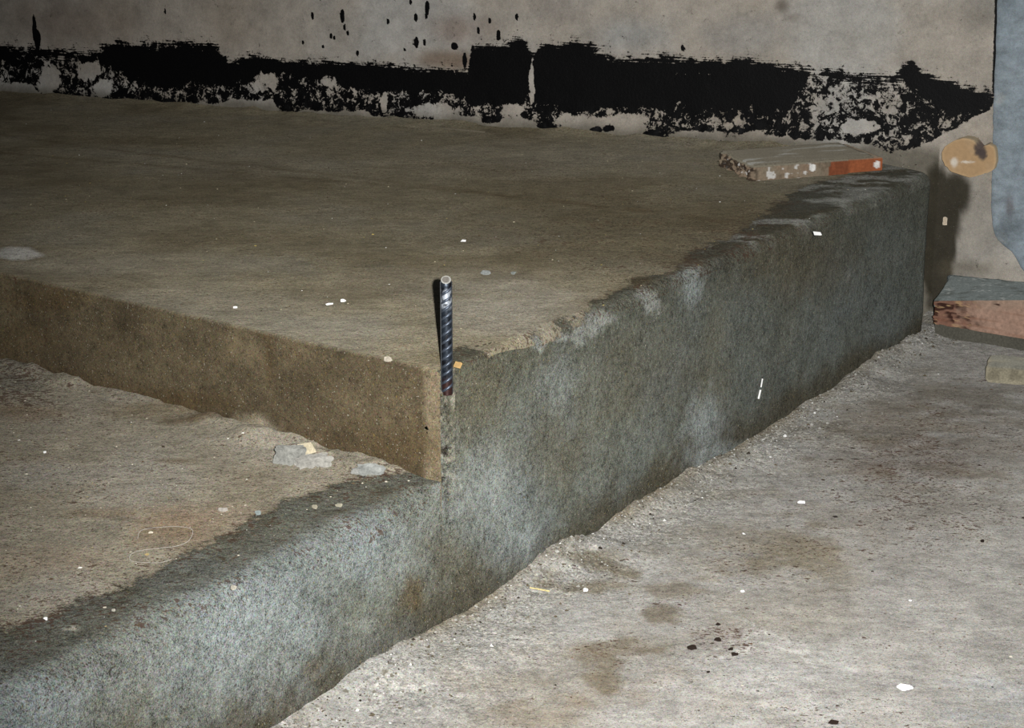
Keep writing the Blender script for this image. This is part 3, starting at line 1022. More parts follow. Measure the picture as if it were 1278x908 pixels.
def panel_obj():
    q = [S_WALL.inv(*p) for p in ((1248, -40), (1247, 20), (1245, 70), (1243, 115), (1242, 160), (1241, 210), (1240, 250), (1241, 276), (1244, 290), (1250, 299), (1254, 302), (1258, 306), (1263, 308), (1270, 318), (1276, 330), (1284, 340), (1300, 346))]
    z_hi, s_hi = 2.2, 4.4
    s_arr = np.array([p[0] for p in q])
    z_arr = np.array([p[1] for p in q])
    zs = np.concatenate([[z_hi, 1.2, 0.7], np.linspace(z_arr[0], z_arr[-1], 60)])
    sL = np.interp(-zs, -z_arr, s_arr) + 0.0015 * np.array([fbm(np.array([[0, 0, z]]), 60, 2, 3)[0] for z in zs])
    cols = np.concatenate([np.linspace(0, 0.35, 40), [0.5, 1.0]])
    S = sL[:, None] + cols[None, :] * (1 if True else 0)
    Z = np.broadcast_to(zs[:, None], S.shape)
    P = np.concatenate([W0 + S[..., None] * WD + WN * 0.022, Z[..., None]], -1)
    P[..., :2] += WN * (0.0015 * fbm(P, 12, 3, 171))[..., None]
    back = P[:, :1].copy()
    back[..., :2] -= WN * 0.03
    botb = P[-1:, :].copy()
    botb[..., :2] -= WN * 0.03

    def pc(P):
        n1, n2 = fbm(P, 6, 4, 172), fbm(P, 30, 3, 173)
        c = np.broadcast_to(C(152, 164, 172), P.shape).copy()
        c = mix(c, C(172, 182, 187), sstep(0, .5, n1) * .5)
        c = mix(c, C(130, 140, 147), sstep(0, .5, -n1) * .5)
        c = c * (1 + 0.1 * n2[..., None])
        for (x, y, rx, ry, w, k) in ((1263, 255, 4, 16, .6, (92, 80, 78)), (1262, 285, 20, 12, .5, (104, 112, 116)), (1250, 122, 8, 3, .6, (196, 196, 190)), (1268, 122, 14, 1.5, .4, (186, 190, 190)), (1252, 295, 5, 3, .6, (186, 190, 186))):
            c = mix(c, C(*k), blob(S_WALL, P, x, y, rx, ry, 0.5, 0.5, 40, x) * w)
        return c
    g = [dict(P=P, Col=pc(P), flip=False), dict(P=np.concatenate([back, P[:, :1]], 1), Col=pc(np.concatenate([back, P[:, :1]], 1))), dict(P=np.concatenate([P[-1:], botb], 0), Col=pc(np.concatenate([P[-1:], botb], 0)))]
    return structure(grids_to_object('wall_panel', g, M_PANEL), 'blue-grey coated panel on the end of the wall, ragged along its bottom')


panel_obj()


# ------------------------------------------------------------------ generic broken pieces
def rough_block(dims, r, n, amp, seed, sc=40.0, squash=None):
    """rounded, uneven box; local coordinates, base at z=0; returns V, quads"""
    bm = bmesh.new()
    bmesh.ops.create_cube(bm, size=2.0)
    bmesh.ops.subdivide_edges(bm, edges=bm.edges[:], cuts=n, use_grid_fill=True)
    V = np.array([v.co[:] for v in bm.verts])
    Fq = [tuple(v.index for v in f.verts) for f in bm.faces]
    bm.free()
    h = np.array(dims) / 2
    P = V * h
    inner = np.maximum(h - r, 1e-5)
    q = np.clip(P, -inner, inner)
    d = P - q
    L = np.linalg.norm(d, axis=1, keepdims=True)
    P = q + np.where(L > 1e-9, d / np.maximum(L, 1e-9) * r, 0)
    dirn = V / np.linalg.norm(V, axis=1, keepdims=True)
    P = P + dirn * (amp * fbm(P + seed * 3.3, sc, 3, seed))[:, None]
    P[:, 2] += h[2]
    return P, Fq


def place(V, loc, rz=0.0, tilt=(0, 0)):
    R = Matrix.Rotation(rz, 3, 'Z') @ Matrix.Rotation(tilt[0], 3, 'X') @ Matrix.Rotation(tilt[1], 3, 'Y')
    return V @ np.array(R).T + np.array(loc)


def put(name, V, F, mat, loc, rz=0.0, tilt=(0, 0), parent=None, col=None, smooth=True):
    """mesh in local coordinates, object placed at its base"""
    o = tris_to_object(name, V, F, mat, parent, smooth, col)
    o.location = loc
    o.rotation_euler = Matrix.Rotation(rz, 3, 'Z').to_4x4() .to_euler() if tilt == (0, 0) else (Matrix.Rotation(rz, 3, 'Z') @ Matrix.Rotation(tilt[0], 3, 'X') @ Matrix.Rotation(tilt[1], 3, 'Y')).to_euler()
    return o


def empty(name, loc):
    o = bpy.data.objects.new(name, None)
    o.empty_display_size = 0.05
    o.location = loc
    COL.objects.link(o)
    return o


def solid(V, c, seed=1, amp=0.12):
    n = fbm(V, 80, 3, seed)
    return np.clip(np.asarray(c) * (1 + amp * n[:, None]), 0, 1)


# ------------------------------------------------------------------ reinforcing bar standing at the slab's corner
bar_c = O + 0.0150 * EV + NF * 0.0005
Z_TOP = z_at(349, bar_c)
Z_BOT = -0.034
RB = 0.0070
bar = empty('rebar', (bar_c[0], bar_c[1], Z_BOT))
tag(bar, 'dark ribbed steel rebar standing upright at the corner of the raised slab', 'rebar')
ns, nzr = 28, 90
zr = np.linspace(0, Z_TOP - Z_BOT, nzr)
ang = np.linspace(0, 2 * math.pi, ns, endpoint=False)
V, Fc = [], []
Rr = np.full(nzr, RB)
Rr[-1], Rr[-2] = RB * 0.90, RB * 0.985
for i, z in enumerate(zr):
    for a in ang:
        V.append((Rr[i] * math.cos(a), Rr[i] * math.sin(a), z))
for i in range(nzr - 1):
    for j in range(ns):
        Fc.append((i * ns + j, i * ns + (j + 1) % ns, (i + 1) * ns + (j + 1) % ns, (i + 1) * ns + j))
V = np.array(V)
topz = sstep(0.9, 1.0, V[:, 2] / (Z_TOP - Z_BOT))
V[:, 2] += topz * V[:, 1] / RB * 0.0042


def bar_col(V):
    z = V[:, 2] + Z_BOT
    n = fbm(V + 5, 160, 3, 181)
    c = np.broadcast_to(C(48, 56, 66), V.shape).copy()
    c = mix(c, C(26, 27, 32), sstep(-0.05, 0.3, n))
    # dried whitewash smeared below the top, rust at the foot
    c = mix(c, C(206, 214, 224), sstep(0.075, 0.085, z + 0.006 * n) * sstep(0.106, 0.098, z + 0.006 * n) * sstep(-0.35, 0.0, -n) * 0.9)
    c = mix(c, C(160, 158, 152), sstep(0.112, 0.116, z) * 0.6)
    c = mix(c, C(74, 48, 42), sstep(-0.006, -0.02, z + 0.008 * n) * 0.8)
    return c


rod = tris_to_object('rod', V, Fc, M_STEEL, bar, True, bar_col(V))
# cut end
e1 = np.array([(RB * 0.90 * math.cos(a), RB * 0.90 * math.sin(a), Z_TOP - Z_BOT) for a in ang])
e2 = np.array([(RB * 0.55 * math.cos(a) - 0.0006, RB * 0.55 * math.sin(a), Z_TOP - Z_BOT + 0.0006) for a in ang])
Ve = np.concatenate([e1, e2, [[0, 0, Z_TOP - Z_BOT + 0.0004]]])
Ve[:, 2] += Ve[:, 1] / RB * 0.0042
Fe = [(j, (j + 1) % ns, ns + (j + 1) % ns, ns + j) for j in range(ns)] + [(ns + j, ns + (j + 1) % ns, 2 * ns) for j in range(ns)]
ce = tris_to_object('cut_end', Ve, Fe, M_ATTR, bar, False, np.concatenate([np.broadcast_to(C(168, 168, 162), (ns, 3)), np.broadcast_to(C(104, 100, 94), (ns + 1, 3))]))
ce['label'] = 'pale sawn end of the bar'
# crescent ribs, slanting, on both sides; one mesh shared by all
rib_me = None
pitch = 0.0105
for k in range(int((Z_TOP - Z_BOT - 0.012) / pitch)):
    for s_ in (0, 1):
        if rib_me is None:
            Vr, Fr = [], []
            m_ = 13
            for i in range(m_):
                t = i / (m_ - 1)
                a = -1.35 + 2.7 * t
                h = 0.0015 * math.sin(math.pi * t) ** 0.7
                zc = (t - 0.5) * 0.011
                for (dr, dz) in ((-0.0006, -0.0026), (h, -0.0008), (h, 0.0008), (-0.0006, 0.0026)):
                    Vr.append(((RB + dr) * math.cos(a), (RB + dr) * math.sin(a), zc + dz))
            for i in range(m_ - 1):
                for q in range(3):
                    Fr.append((i * 4 + q, (i + 1) * 4 + q, (i + 1) * 4 + q + 1, i * 4 + q + 1))
            Vr = np.array(Vr)
            ro = tris_to_object('rib', Vr, Fr, M_STEEL, bar, True, np.broadcast_to(C(84, 92, 104), Vr.shape))
            rib_me = ro.data
        else:
            ro = bpy.data.objects.new('rib', rib_me)
            COL.objects.link(ro)
            ro.parent = bar
        ro.location = (0, 0, 0.010 + (k + 0.5 * s_) * pitch)
        ro.rotation_euler = (0, 0, -1.35 + math.pi * s_)
for s_ in (0, 1):
    a = 0.22 + math.pi * s_ - 0.0
    Vs, Fs = [], []
    for i in range(2):
        z = 0.001 if i == 0 else Z_TOP - Z_BOT - 0.002
        for da, rr in ((-0.13, RB - 0.0003), (-0.07, RB + 0.0008), (0.07, RB + 0.0008), (0.13, RB - 0.0003)):
            Vs.append((rr * math.cos(a + da), rr * math.sin(a + da), z))
    for q in range(3):
        Fs.append((q, q + 1, 4 + q + 1, 4 + q))
    tris_to_object('seam', np.array(Vs), Fs, M_STEEL, bar, True, np.broadcast_to(C(96, 100, 104), (8, 3)))

# ------------------------------------------------------------------ flat clay brick lying by the wall
FL, FR, BLc = at(936, 227, 0), at(1102, 214, 0), at(895, 207, 0)
bx = (FR - FL)[:2]
by = (BLc - FL)[:2]
Lx, Ly = np.linalg.norm(bx), np.linalg.norm(by)
hB = z_at(208, FL[:2])
brick = empty('brick', ((FL + FR) / 2))
brick.location.z = 0.0
tag(brick, 'flat clay brick with mortar crust and orange end, on the slab by the wall', 'brick')
ex, ey = bx / Lx, by / Ly


def skew_block(name, x0, x1, y0, y1, z0, z1, r, n, amp, seed, mat, colour, parent, jag=0.0):
    V, F_ = rough_block((x1 - x0, y1 - y0, z1 - z0), r, n, amp, seed, 70)
    V = V + np.array([(x0 + x1) / 2, (y0 + y1) / 2, z0])
    if jag:   # broken end
        w = sstep(0.012, 0.0, V[:, 0] - x0)
        V[:, 0] += w * jag * (0.5 + fbm(V * np.array([0, 1, 1]), 90, 3, 9))
    W = np.zeros_like(V)
    W[:, :2] = FL[:2] + V[:, :1] * ex + V[:, 1:2] * ey - np.array(brick.location[:2])
    W[:, 2] = V[:, 2]
    return tris_to_object(name, W, F_, mat, parent, True, colour(V))


def clay_col(V):
    n = fbm(V, 60, 3, 191)
    c = np.broadcast_to(C(158, 92, 58), V.shape).copy()
    x = V[:, 0] / Lx
    c = mix(c, C(126, 72, 48), ((x > 0.5) & (x < 0.735)) * 0.8)
    c = c * (1 + 0.12 * n[:, None])
    # grey mortar film over the front up to the bare orange end, and all over the top
    film = (x < 0.585 + 0.02 * n).astype(float)
    c = mix(c, C(138, 130, 112), film * (0.85 + 0.15 * n))
    c = mix(c, C(90, 78, 62), film * sstep(0.1, 0.5, fbm(V, 45, 3, 192)) * 0.5)
    c = mix(c, C(225, 225, 222), film * sstep(0.35, 0.5, fbm(V, 90, 2, 193)) * 0.7)
    c = mix(c, C(40, 30, 23), sstep(0.022, 0.010, V[:, 0]) * sstep(-0.25, 0.05, fbm(V, 110, 2, 194)) * 0.9)
    c = mix(c, C(132, 126, 110), sstep(hB - 0.004, hB - 0.001, V[:, 2]) * 0.95)
    c = mix(c, C(230, 230, 226), (np.hypot(V[:, 0] - Lx * 0.955, V[:, 2] - hB * 0.5) < 0.008) * (V[:, 1] < 0.01) * 0.9)
    c = mix(c, C(230, 230, 226), (np.hypot((V[:, 0] - Lx * 0.46), V[:, 2] - hB * 0.62) < 0.008) * (V[:, 1] < 0.01) * 0.9)
    return c


skew_block('clay_body', 0, Lx * 0.735, 0, Ly, 0.0, hB, 0.003, 64, 0.0012, 5, M_CLAY, clay_col, brick, 0.014)
tip = skew_block('orange_end', Lx * 0.733, Lx, 0.003, Ly * 0.97, 0.0012, hB - 0.0015, 0.003, 16, 0.0006, 6, M_CLAY, clay_col, brick)
tip['label'] = 'bare orange end of the brick'


def crust_col(V):
    n = fbm(V, 40, 3, 195)
    c = np.broadcast_to(C(118, 112, 98), V.shape) * (1 + 0.15 * n[:, None])
    return mix(c, C(168, 168, 162), sstep(0.2, 0.5, fbm(V * np.array([0.3, 1, 1]), 50, 3, 196)) * 0.6)


skew_block('mortar_crust', 0.006, Lx * 0.93, 0.006, Ly * 0.95, hB - 0.002, hB + 0.0035, 0.002, 26, 0.0016, 8, M_ATTR, crust_col, brick, 0.01)

# ------------------------------------------------------------------ round stub sticking out of the wall
outl = [(1175, 199), (1175, 190), (1179, 183), (1186, 178), (1193, 175), (1201, 173), (1209, 174), (1214, 176), (1216, 178), (1219, 183), (1223, 186), (1227, 185), (1229, 182), (1233, 181), (1239, 184), (1241, 190), (1242, 199), (1241, 207), (1238, 213), (1232, 216), (1225, 218), (1217, 220), (1209, 222), (1199, 219), (1191, 216), (1184, 212), (1179, 207)]
STUB_L = 0.055
PF = Upright(W0 + WN * STUB_L, WD)
outs = []
for p in outl:
    q = PF.inv(*p)
    outs.append((q[0], q[1]))
# finer outline
outs = np.array(outs)
fine = []
for i in range(len(outs)):
    for t in (0, 0.5):
        fine.append(outs[i] * (1 - t) + outs[(i + 1) % len(outs)] * t)
fine = np.array(fine) + rng.normal(0, 0.0006, (len(fine), 2))


def stub_col(V):
    n = fbm(V, 30, 3, 201)
    c = np.broadcast_to(C(200, 170, 130), V.shape).copy()
    c = mix(c, C(206, 180, 144), sstep(0, .4, n) * .6)
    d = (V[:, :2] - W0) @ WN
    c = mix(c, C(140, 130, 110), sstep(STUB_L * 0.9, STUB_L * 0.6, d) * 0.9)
    for (x, y, rx, ry) in ((1222, 184, 7, 8), (1226, 193, 5, 6), (1224, 190, 8, 4)):
        c = mix(c, C(96, 84, 80), blob(PF, V, x, y, rx, ry, 0.35, 0.5, 120, x) * 0.95)
    for (x, y, rx, ry) in ((1190, 203, 4, 5), (1206, 202, 9, 1.5)):
        c = mix(c, C(240, 236, 226), blob(PF, V, x, y, rx, ry, 0.5, 0.6, 90, x) * 0.8)
    return c


stub = prism('round_stub', fine, STUB_L + 0.01, M_STUB, S_WALL, stub_col, None, n_side=5, wob=0.0012, inner=14, lift=-0.01)
c3 = np.array([*(W0 + fine.mean(0)[0] * WD), fine.mean(0)[1]])
rebase(stub, c3)
tag(stub, 'round beige stub with a notched rim sticking out of the wall', 'stub')

# ------------------------------------------------------------------ door step at the wall: board with cement on it, on a footing
Z_BB = -0.322
fA = at(1163, 404, Z_BB)
fB = at(1278, 423, Z_BB)
fd = (fB - fA)[:2]
fdl = np.linalg.norm(fd)
fd = fd / fdl
hA = z_at(376, fA[:2]) - Z_BB
hBd = z_at(375, fB[:2]) - Z_BB
fn = np.array([-fd[1], fd[0]])
fn = fn if fn[1] > 0 else -fn
TOTAL = fdl * 1.9


def board_pts(V):
    """local (x along, y into wall, z up 0..1) -> world"""
    x, y, z = V[:, 0], V[:, 1], V[:, 2]
    h = hA + (hBd - hA) * np.clip(x / fdl, 0, 1.3)
    W = np.zeros_like(V)
    W[:, :2] = fA[:2] + x[:, None] * fd + y[:, None] * fn
    W[:, 2] = Z_BB + z * h
    return W


V, F_ = rough_block((TOTAL, 0.05, 1.0), 0.004, 90, 0.0, 3)
V = V + np.array([TOTAL / 2, 0.025, 0])
Wp = board_pts(V)
n_ = fbm(Wp, 60, 3, 211)
rot = sstep(0.125, 0.045, V[:, 0] + 0.05 * n_)
rotn = sstep(-0.22, -0.04, fbm(Wp * np.array([0.6, 0.6, 1.3]), 75, 3, 212) - 0.35 * (1 - rot))
Wp[:, :2] += fn * (0.006 * rot * rotn)[:, None]
cw = np.broadcast_to(C(176, 146, 128), V.shape) * (1 + 0.10 * n_[:, None])
grain = vnoise(Wp * np.array([0.25, 0.25, 3.0]), 60, 213)
cw = mix(cw, C(152, 116, 96), sstep(0.1, 0.7, grain) * 0.5)
cw = mix(cw, C(168, 146, 128), sstep(0.6, 1.0, V[:, 2] + 0.3 * n_) * 0.7)
cw = mix(cw, C(56, 26, 16), rot * rotn * 0.95)
cw = mix(cw, C(110, 58, 36), rot * (1 - rotn) * 0.6)
cw = mix(cw, C(58, 34, 24), sstep(0.52, 0.62, fbm(Wp * np.array([0.4, 0.4, 1.5]), 70, 3, 214) + 0.12) * sstep(0.4, 0.8, V[:, 2]) * 0.9)
cw = mix(cw, C(190, 160, 120), rot * sstep(0.3, 0.5, fbm(Wp * np.array([0.5, 0.5, 1.5]), 120, 2, 215)) * 0.7)
base = (fA[0], fA[1], Z_BB)
step_board = empty('step_board', base)
tag(step_board, 'worn reddish wooden step board with a rotten end, butting against the slab face', 'board')
bo = tris_to_object('timber', Wp - np.array(base), F_, M_WOOD, step_board, True, cw)
# cement laid on top, back to the wall
V, F_ = rough_block((TOTAL, 0.30, 0.02), 0.006, 80, 0.003, 4, 40)
V = V + np.array([TOTAL / 2, 0.15 + 0.007, 0])
V[:, 0] -= 0.27 * V[:, 1] * (1 - V[:, 0] / TOTAL)
Wc = np.zeros_like(V)
Wc[:, :2] = fA[:2] + V[:, :1] * fd + V[:, 1:2] * fn
hh = hA + (hBd - hA) * np.clip(V[:, 0] / fdl, 0, 1.3)
zback = z_at(347, S_WALL.hit(1215, 347)[:2])
ztop_f = Z_BB + hh
dwc = (Wc[:, :2] - W0) @ WN
Wc[:, :2] += WN * np.maximum(0.010 + 0.0005 * V[:, 2:3] - dwc[:, None], 0)
Wc[:, 2] = ztop_f * (1 - sstep(0.0, 0.24, V[:, 1])) + zback * sstep(0.0, 0.24, V[:, 1]) + V[:, 2] - 0.016
cc = np.broadcast_to(C(118, 125, 123), Wc.shape) * (1 + 0.16 * fbm(Wc, 30, 3, 221)[:, None])
cc = mix(cc, C(82, 86, 80), sstep(0.1, 0.5, fbm(Wc, 45, 3, 222)) * 0.6)
cc = mix(cc, C(176, 178, 174), sstep(0.42, 0.55, fbm(Wc, 110, 2, 223)) * 0.6)
cr_ = tris_to_object('cement_crust', Wc - np.array(base), F_, M_ATTR, step_board, True, cc)
cr_['label'] = 'grey cement layer on top of the board'
# footing
V, F_ = rough_block((TOTAL, 0.26, Z_BB - Z_FLOOR + 0.03), 0.004, 30, 0.003, 7, 30)
V = V + np.array([TOTAL / 2, 0.13 + 0.012, 0])
Wf = np.zeros_like(V)
Wf[:, :2] = fA[:2] + V[:, :1] * fd + V[:, 1:2] * fn
Wf[:, 2] = Z_FLOOR - 0.03 + V[:, 2]
foot_o = tris_to_object('step_slab', Wf, F_, M_ATTR, None, True, np.broadcast_to(C(96, 94, 84), Wf.shape) * (1 + 0.2 * fbm(Wf, 30, 3, 224)[:, None]))
structure(foot_o, 'low grey concrete footing under the wooden step board')

# ------------------------------------------------------------------ concrete block at the edge of the floor
k0 = at(1236, 477, Z_FLOOR)
kz = z_at(455, k0[:2]) - Z_FLOOR
V, F_ = rough_block((0.115, 0.10, kz), 0.010, 20, 0.006, 12, 30)
nb_ = fbm(V, 26, 3, 231)
cb = np.broadcast_to(C(160, 153, 132), V.shape) * (1 + 0.14 * nb_[:, None])
cb = mix(cb, C(112, 106, 88), sstep(0.05, 0.4, fbm(V, 50, 3, 232)) * 0.5)
cb = mix(cb, C(122, 124, 119), sstep(kz * 0.85, kz, V[:, 2]) * 0.6)
rzb = math.atan2(-0.32, 1.0)
o = put('concrete_block', V, F_, M_ATTR, (k0[0] + 0.060, k0[1] + 0.030, Z_FLOOR - 0.002), rzb, col=cb)
tag(o, 'small yellowish concrete block on the floor in front of the wooden step board', 'block')

# ------------------------------------------------------------------ loose bits: flakes, pebbles, crumbs
def surf_z(surf, x, y):
    return {'top': slab_z, 'low': low_z, 'floor': floor_z}[surf](x, y)


ZP = {'top': 0.0, 'low': Z_LOW, 'floor': Z_FLOOR}


def px_scale(p):
    dep = p[1] * CT - (p[2] - CAM_H) * ST
    return dep / F_PX


def spot_on(surf, px, py):
    z = ZP[surf]
    for _ in range(4):
        p = at(px, py, z)
        z = surf_z(surf, p[0], p[1])
    return np.array([p[0], p[1], z])


def shard(W, D, H, seed, n=26, power=0.85):
    """angular broken piece: convex hull of jittered points; base at z=0"""
    r_ = np.random.default_rng(seed)
    d = r_.normal(size=(n, 3))
    d /= np.linalg.norm(d, axis=1, keepdims=True)
    P = np.sign(d) * np.abs(d) ** power * r_.uniform(0.72, 1.0, (n, 1)) * np.array([W, D, H]) / 2
    bm = bmesh.new()
    for p in P:
        bm.verts.new(p)
    g = bmesh.ops.convex_hull(bm, input=bm.verts[:])
    bmesh.ops.delete(bm, geom=[v for v in bm.verts if not v.link_faces], context='VERTS')
    bm.verts.index_update()
    V = np.array([v.co[:] for v in bm.verts])
    F_ = [tuple(v.index for v in f.verts) for f in bm.faces]
    bm.free()
    V[:, 2] -= V[:, 2].min()
    return V, F_


def bit(name, surf, px, py, w, d, h, colour, label, cat, group=None, mat=None, rz=0.0, seed=1, amp=0.25, n=4):
    """a loose piece w x h pixels large in the photograph, d = depth in metres as a share of the width"""
    p = spot_on(surf, px, py)
    k = px_scale(p)
    W, H = w * k, h * k
    if n > 4:   # crumbly lump: many-faceted, uneven
        V, F_ = rough_block((W, W * d, H), min(W * d, H, W) * 0.3, 9, 0.0, seed)
        rad = V - np.array([0, 0, H / 2])
        V = V + rad * (0.5 * fbm(V + seed, 90, 3, seed) + 0.35 * fbm(V + seed, 260, 2, seed + 1))[:, None]
        V[:, 2] -= V[:, 2].min()
    else:
        V, F_ = shard(W * 1.05, W * d * 1.1, H, seed, 16 if mat else 26, 0.6 if mat else 0.85)
    o = put(name, V, F_, mat or M_ATTR, (p[0], p[1], p[2] - H * 0.12), rz, col=solid(V, colour, seed, 0.55 if n > 4 else 0.2), smooth=False)
    tag(o, label, cat, group)
    return o


WH = C(240, 240, 238)
FG = 'white flakes strewn about'
bit('paint_flake', 'floor', 1130, 858, 21, 0.9, 3.5, WH, 'largest white flake, lying alone on the open floor', 'flake', FG, M_WHITE, seed=3, rz=0.3)
bit('paint_flake', 'floor', 1000, 627, 11, 0.8, 2.5, WH, 'white flake on the grey floor dust beside the rendered face', 'flake', FG, M_WHITE, seed=4)
bit('paint_flake', 'floor', 927, 738, 6, 0.9, 2.5, WH, 'tiny white flake on the floor above the dark clods', 'flake', FG, M_WHITE, seed=5)
bit('paint_flake', 'floor', 1136, 750, 5, 0.9, 2.5, WH, 'tiny white flake on clean floor behind the largest flake', 'flake', FG, M_WHITE, seed=6)
bit('paint_flake', 'floor', 929, 666, 5, 0.9, 2.5, WH, 'tiny white flake at the edge of the brown floor stain', 'flake', FG, M_WHITE, seed=7)
bit('paint_flake', 'floor', 731, 737, 8, 0.9, 5, WH, 'white flake near the pale straw on the floor', 'flake', FG, M_WHITE, seed=8)
bit('paint_flake', 'top', 428, 376, 12, 0.9, 4, WH, 'white flake on the slab, larger of a close pair', 'flake', FG, M_WHITE, seed=9)
bit('paint_flake', 'top', 411, 380, 11, 0.7, 2.5, WH, 'flat white flake on the slab, smaller of a close pair', 'flake', FG, M_WHITE, seed=10)
bit('paint_flake', 'top', 294, 384, 7, 0.8, 3, WH, 'small white flake on the slab above the brown edge', 'flake', FG, M_WHITE, seed=11)
bit('paint_flake', 'top', 578, 301, 8, 0.8, 2.5, WH, 'small white flake on the slab behind the rebar', 'flake', FG, M_WHITE, seed=12)
bit('paint_flake', 'top', 1020, 293, 16, 0.35, 5, C(220, 222, 216), 'whitish sliver on the worn slab edge in front of the brick', 'flake', FG, M_WHITE, seed=13, rz=-0.8)
bit('paint_flake', 'low', 57, 773, 6, 0.9, 4, WH, 'white flake on the lower slab, on the border of tan and grey', 'flake', FG, M_WHITE, seed=14)
bit('paint_flake', 'low', 56, 565, 4, 0.9, 3, WH, 'tiny white flake on the lower slab near the foot of the brown face', 'flake', FG, M_WHITE, seed=15)

PG = 'small pebbles'
bit('pebble', 'top', 606, 342, 14, 0.8, 7, C(136, 139, 137), 'grey pebble on the slab beyond the rebar', 'pebble', PG, seed=21)
bit('pebble', 'top', 641, 342, 8, 0.9, 5, C(131, 136, 131), 'small grey pebble on the slab next to the larger grey one', 'pebble', PG, seed=22)
bit('pebble', 'top', 484, 450, 12, 0.8, 8, C(172, 164, 149), 'pale pebble on the very edge of the slab above the brown face', 'pebble', PG, seed=23)
bit('pebble', 'low', 279, 637, 14, 0.7, 7, C(160, 155, 147), 'pale flat pebble on the tan lower slab near the thread', 'pebble', PG, seed=24)
bit('pebble', 'low', 322, 642, 9, 0.9, 8, C(137, 147, 145), 'bluish pebble on the line where tan screed meets grey render', 'pebble', PG, seed=25)
bit('pebble', 'low', 291, 735, 10, 0.8, 7, C(162, 157, 144), 'pale pebble on the dark grey rim of the lower slab', 'pebble', PG, seed=26)
bit('pebble', 'low', 423, 632, 10, 0.8, 6, C(154, 149, 131), 'pale pebble on the dark rim near the mortar crumbs', 'pebble', PG, seed=27)
bit('pebble', 'low', 393, 634, 9, 0.8, 6, C(145, 139, 122), 'dull pebble on the dark rim beside the paler one', 'pebble', PG, seed=28)
bit('pebble', 'low', 142, 762, 6, 0.8, 4, C(175, 172, 160), 'tiny pale pebble on the rim of the lower slab', 'pebble', PG, seed=29)

# rubble at the foot of the brown face
RG = 'rubble at the foot of the brown face'
bit('mortar_lump', 'low', 363, 578, 34, 0.6, 20, C(137, 137, 131), 'grey mortar lump beside the pale stone at the brown face', 'mortar lump', RG, seed=31, n=6, amp=0.4)
bit('mortar_lump', 'low', 391, 582, 36, 0.55, 13, C(154, 152, 145), 'pale grey crumbly mortar lump under the pale stone', 'mortar lump', RG, seed=32, n=6, amp=0.4)
bit('mortar_lump', 'low', 404, 571, 11, 0.8, 10, C(152, 149, 137), 'smallest mortar lump behind the pale stone', 'mortar lump', RG, seed=33)
bit('mortar_lump', 'low', 462, 588, 30, 0.6, 9, C(139, 141, 137), 'flat grey mortar lump on the dark rim near the slab corner', 'mortar lump', RG, seed=35, n=6, amp=0.4)
bit('mortar_lump', 'low', 446, 592, 16, 0.7, 8, C(144, 144, 139), 'small grey mortar lump touching the flat one near the corner', 'mortar lump', RG, seed=36, n=5, amp=0.4)
p = spot_on('low', 384, 573)
k = px_scale(p)
V, F_ = shard(25 * k, 18 * k, 17 * k, 5, 26, 0.5)
o = put('stone', V, F_, M_ATTR, (p[0], p[1] + 0.004, p[2] + 0.007), 0.25, (0.12, -0.2), col=solid(V, C(196, 186, 160), 3, 0.1), smooth=False)
tag(o, 'angular cream stone resting on mortar lumps at the foot of the brown face', 'stone')

DG = 'dark clods on the floor'
for i, (x, y, w, h, lab) in enumerate((
        (864, 810, 15, 8, 'largest dark clod, set apart from the others on the floor'),
        (896, 799, 11, 6, 'dark clod in the middle of the small cluster'),
        (896, 780, 8, 4, 'dark clod at the back of the small cluster'),
        (912, 811, 8, 6, 'dark clod at the front of the cluster, behind its neighbour'),
        (917, 817, 11, 5, 'dark clod at the very front of the cluster'),
        (884, 839, 5, 4, 'tiny black clod on pale floor in front of the cluster'),
        (1226, 676, 6, 5, 'lone dark clod among fine flecks on the open floor'),
        (1040, 902, 15, 5, 'dark flattened clod near the largest white flake, lowest of all'))):
    bit('dirt_clod', 'floor', x, y, w, 0.7, h, C(38, 28, 22), lab, 'clod', DG, seed=50 + i, amp=0.5)

# tan chip by the bar
p = spot_on('top', 570, 457)
V, F_ = rough_block((0.010, 0.004, 0.008), 0.001, 3, 0.0008, 5, 200)
o = put('clay_chip', V, F_, M_CLAY, (p[0], p[1] - 0.002, p[2] - 0.001), 0.5, (0.2, 0.35), col=solid(V, C(170, 140, 92), 5, 0.1))
tag(o, 'small ochre chip leaning beside the foot of the rebar', 'chip')


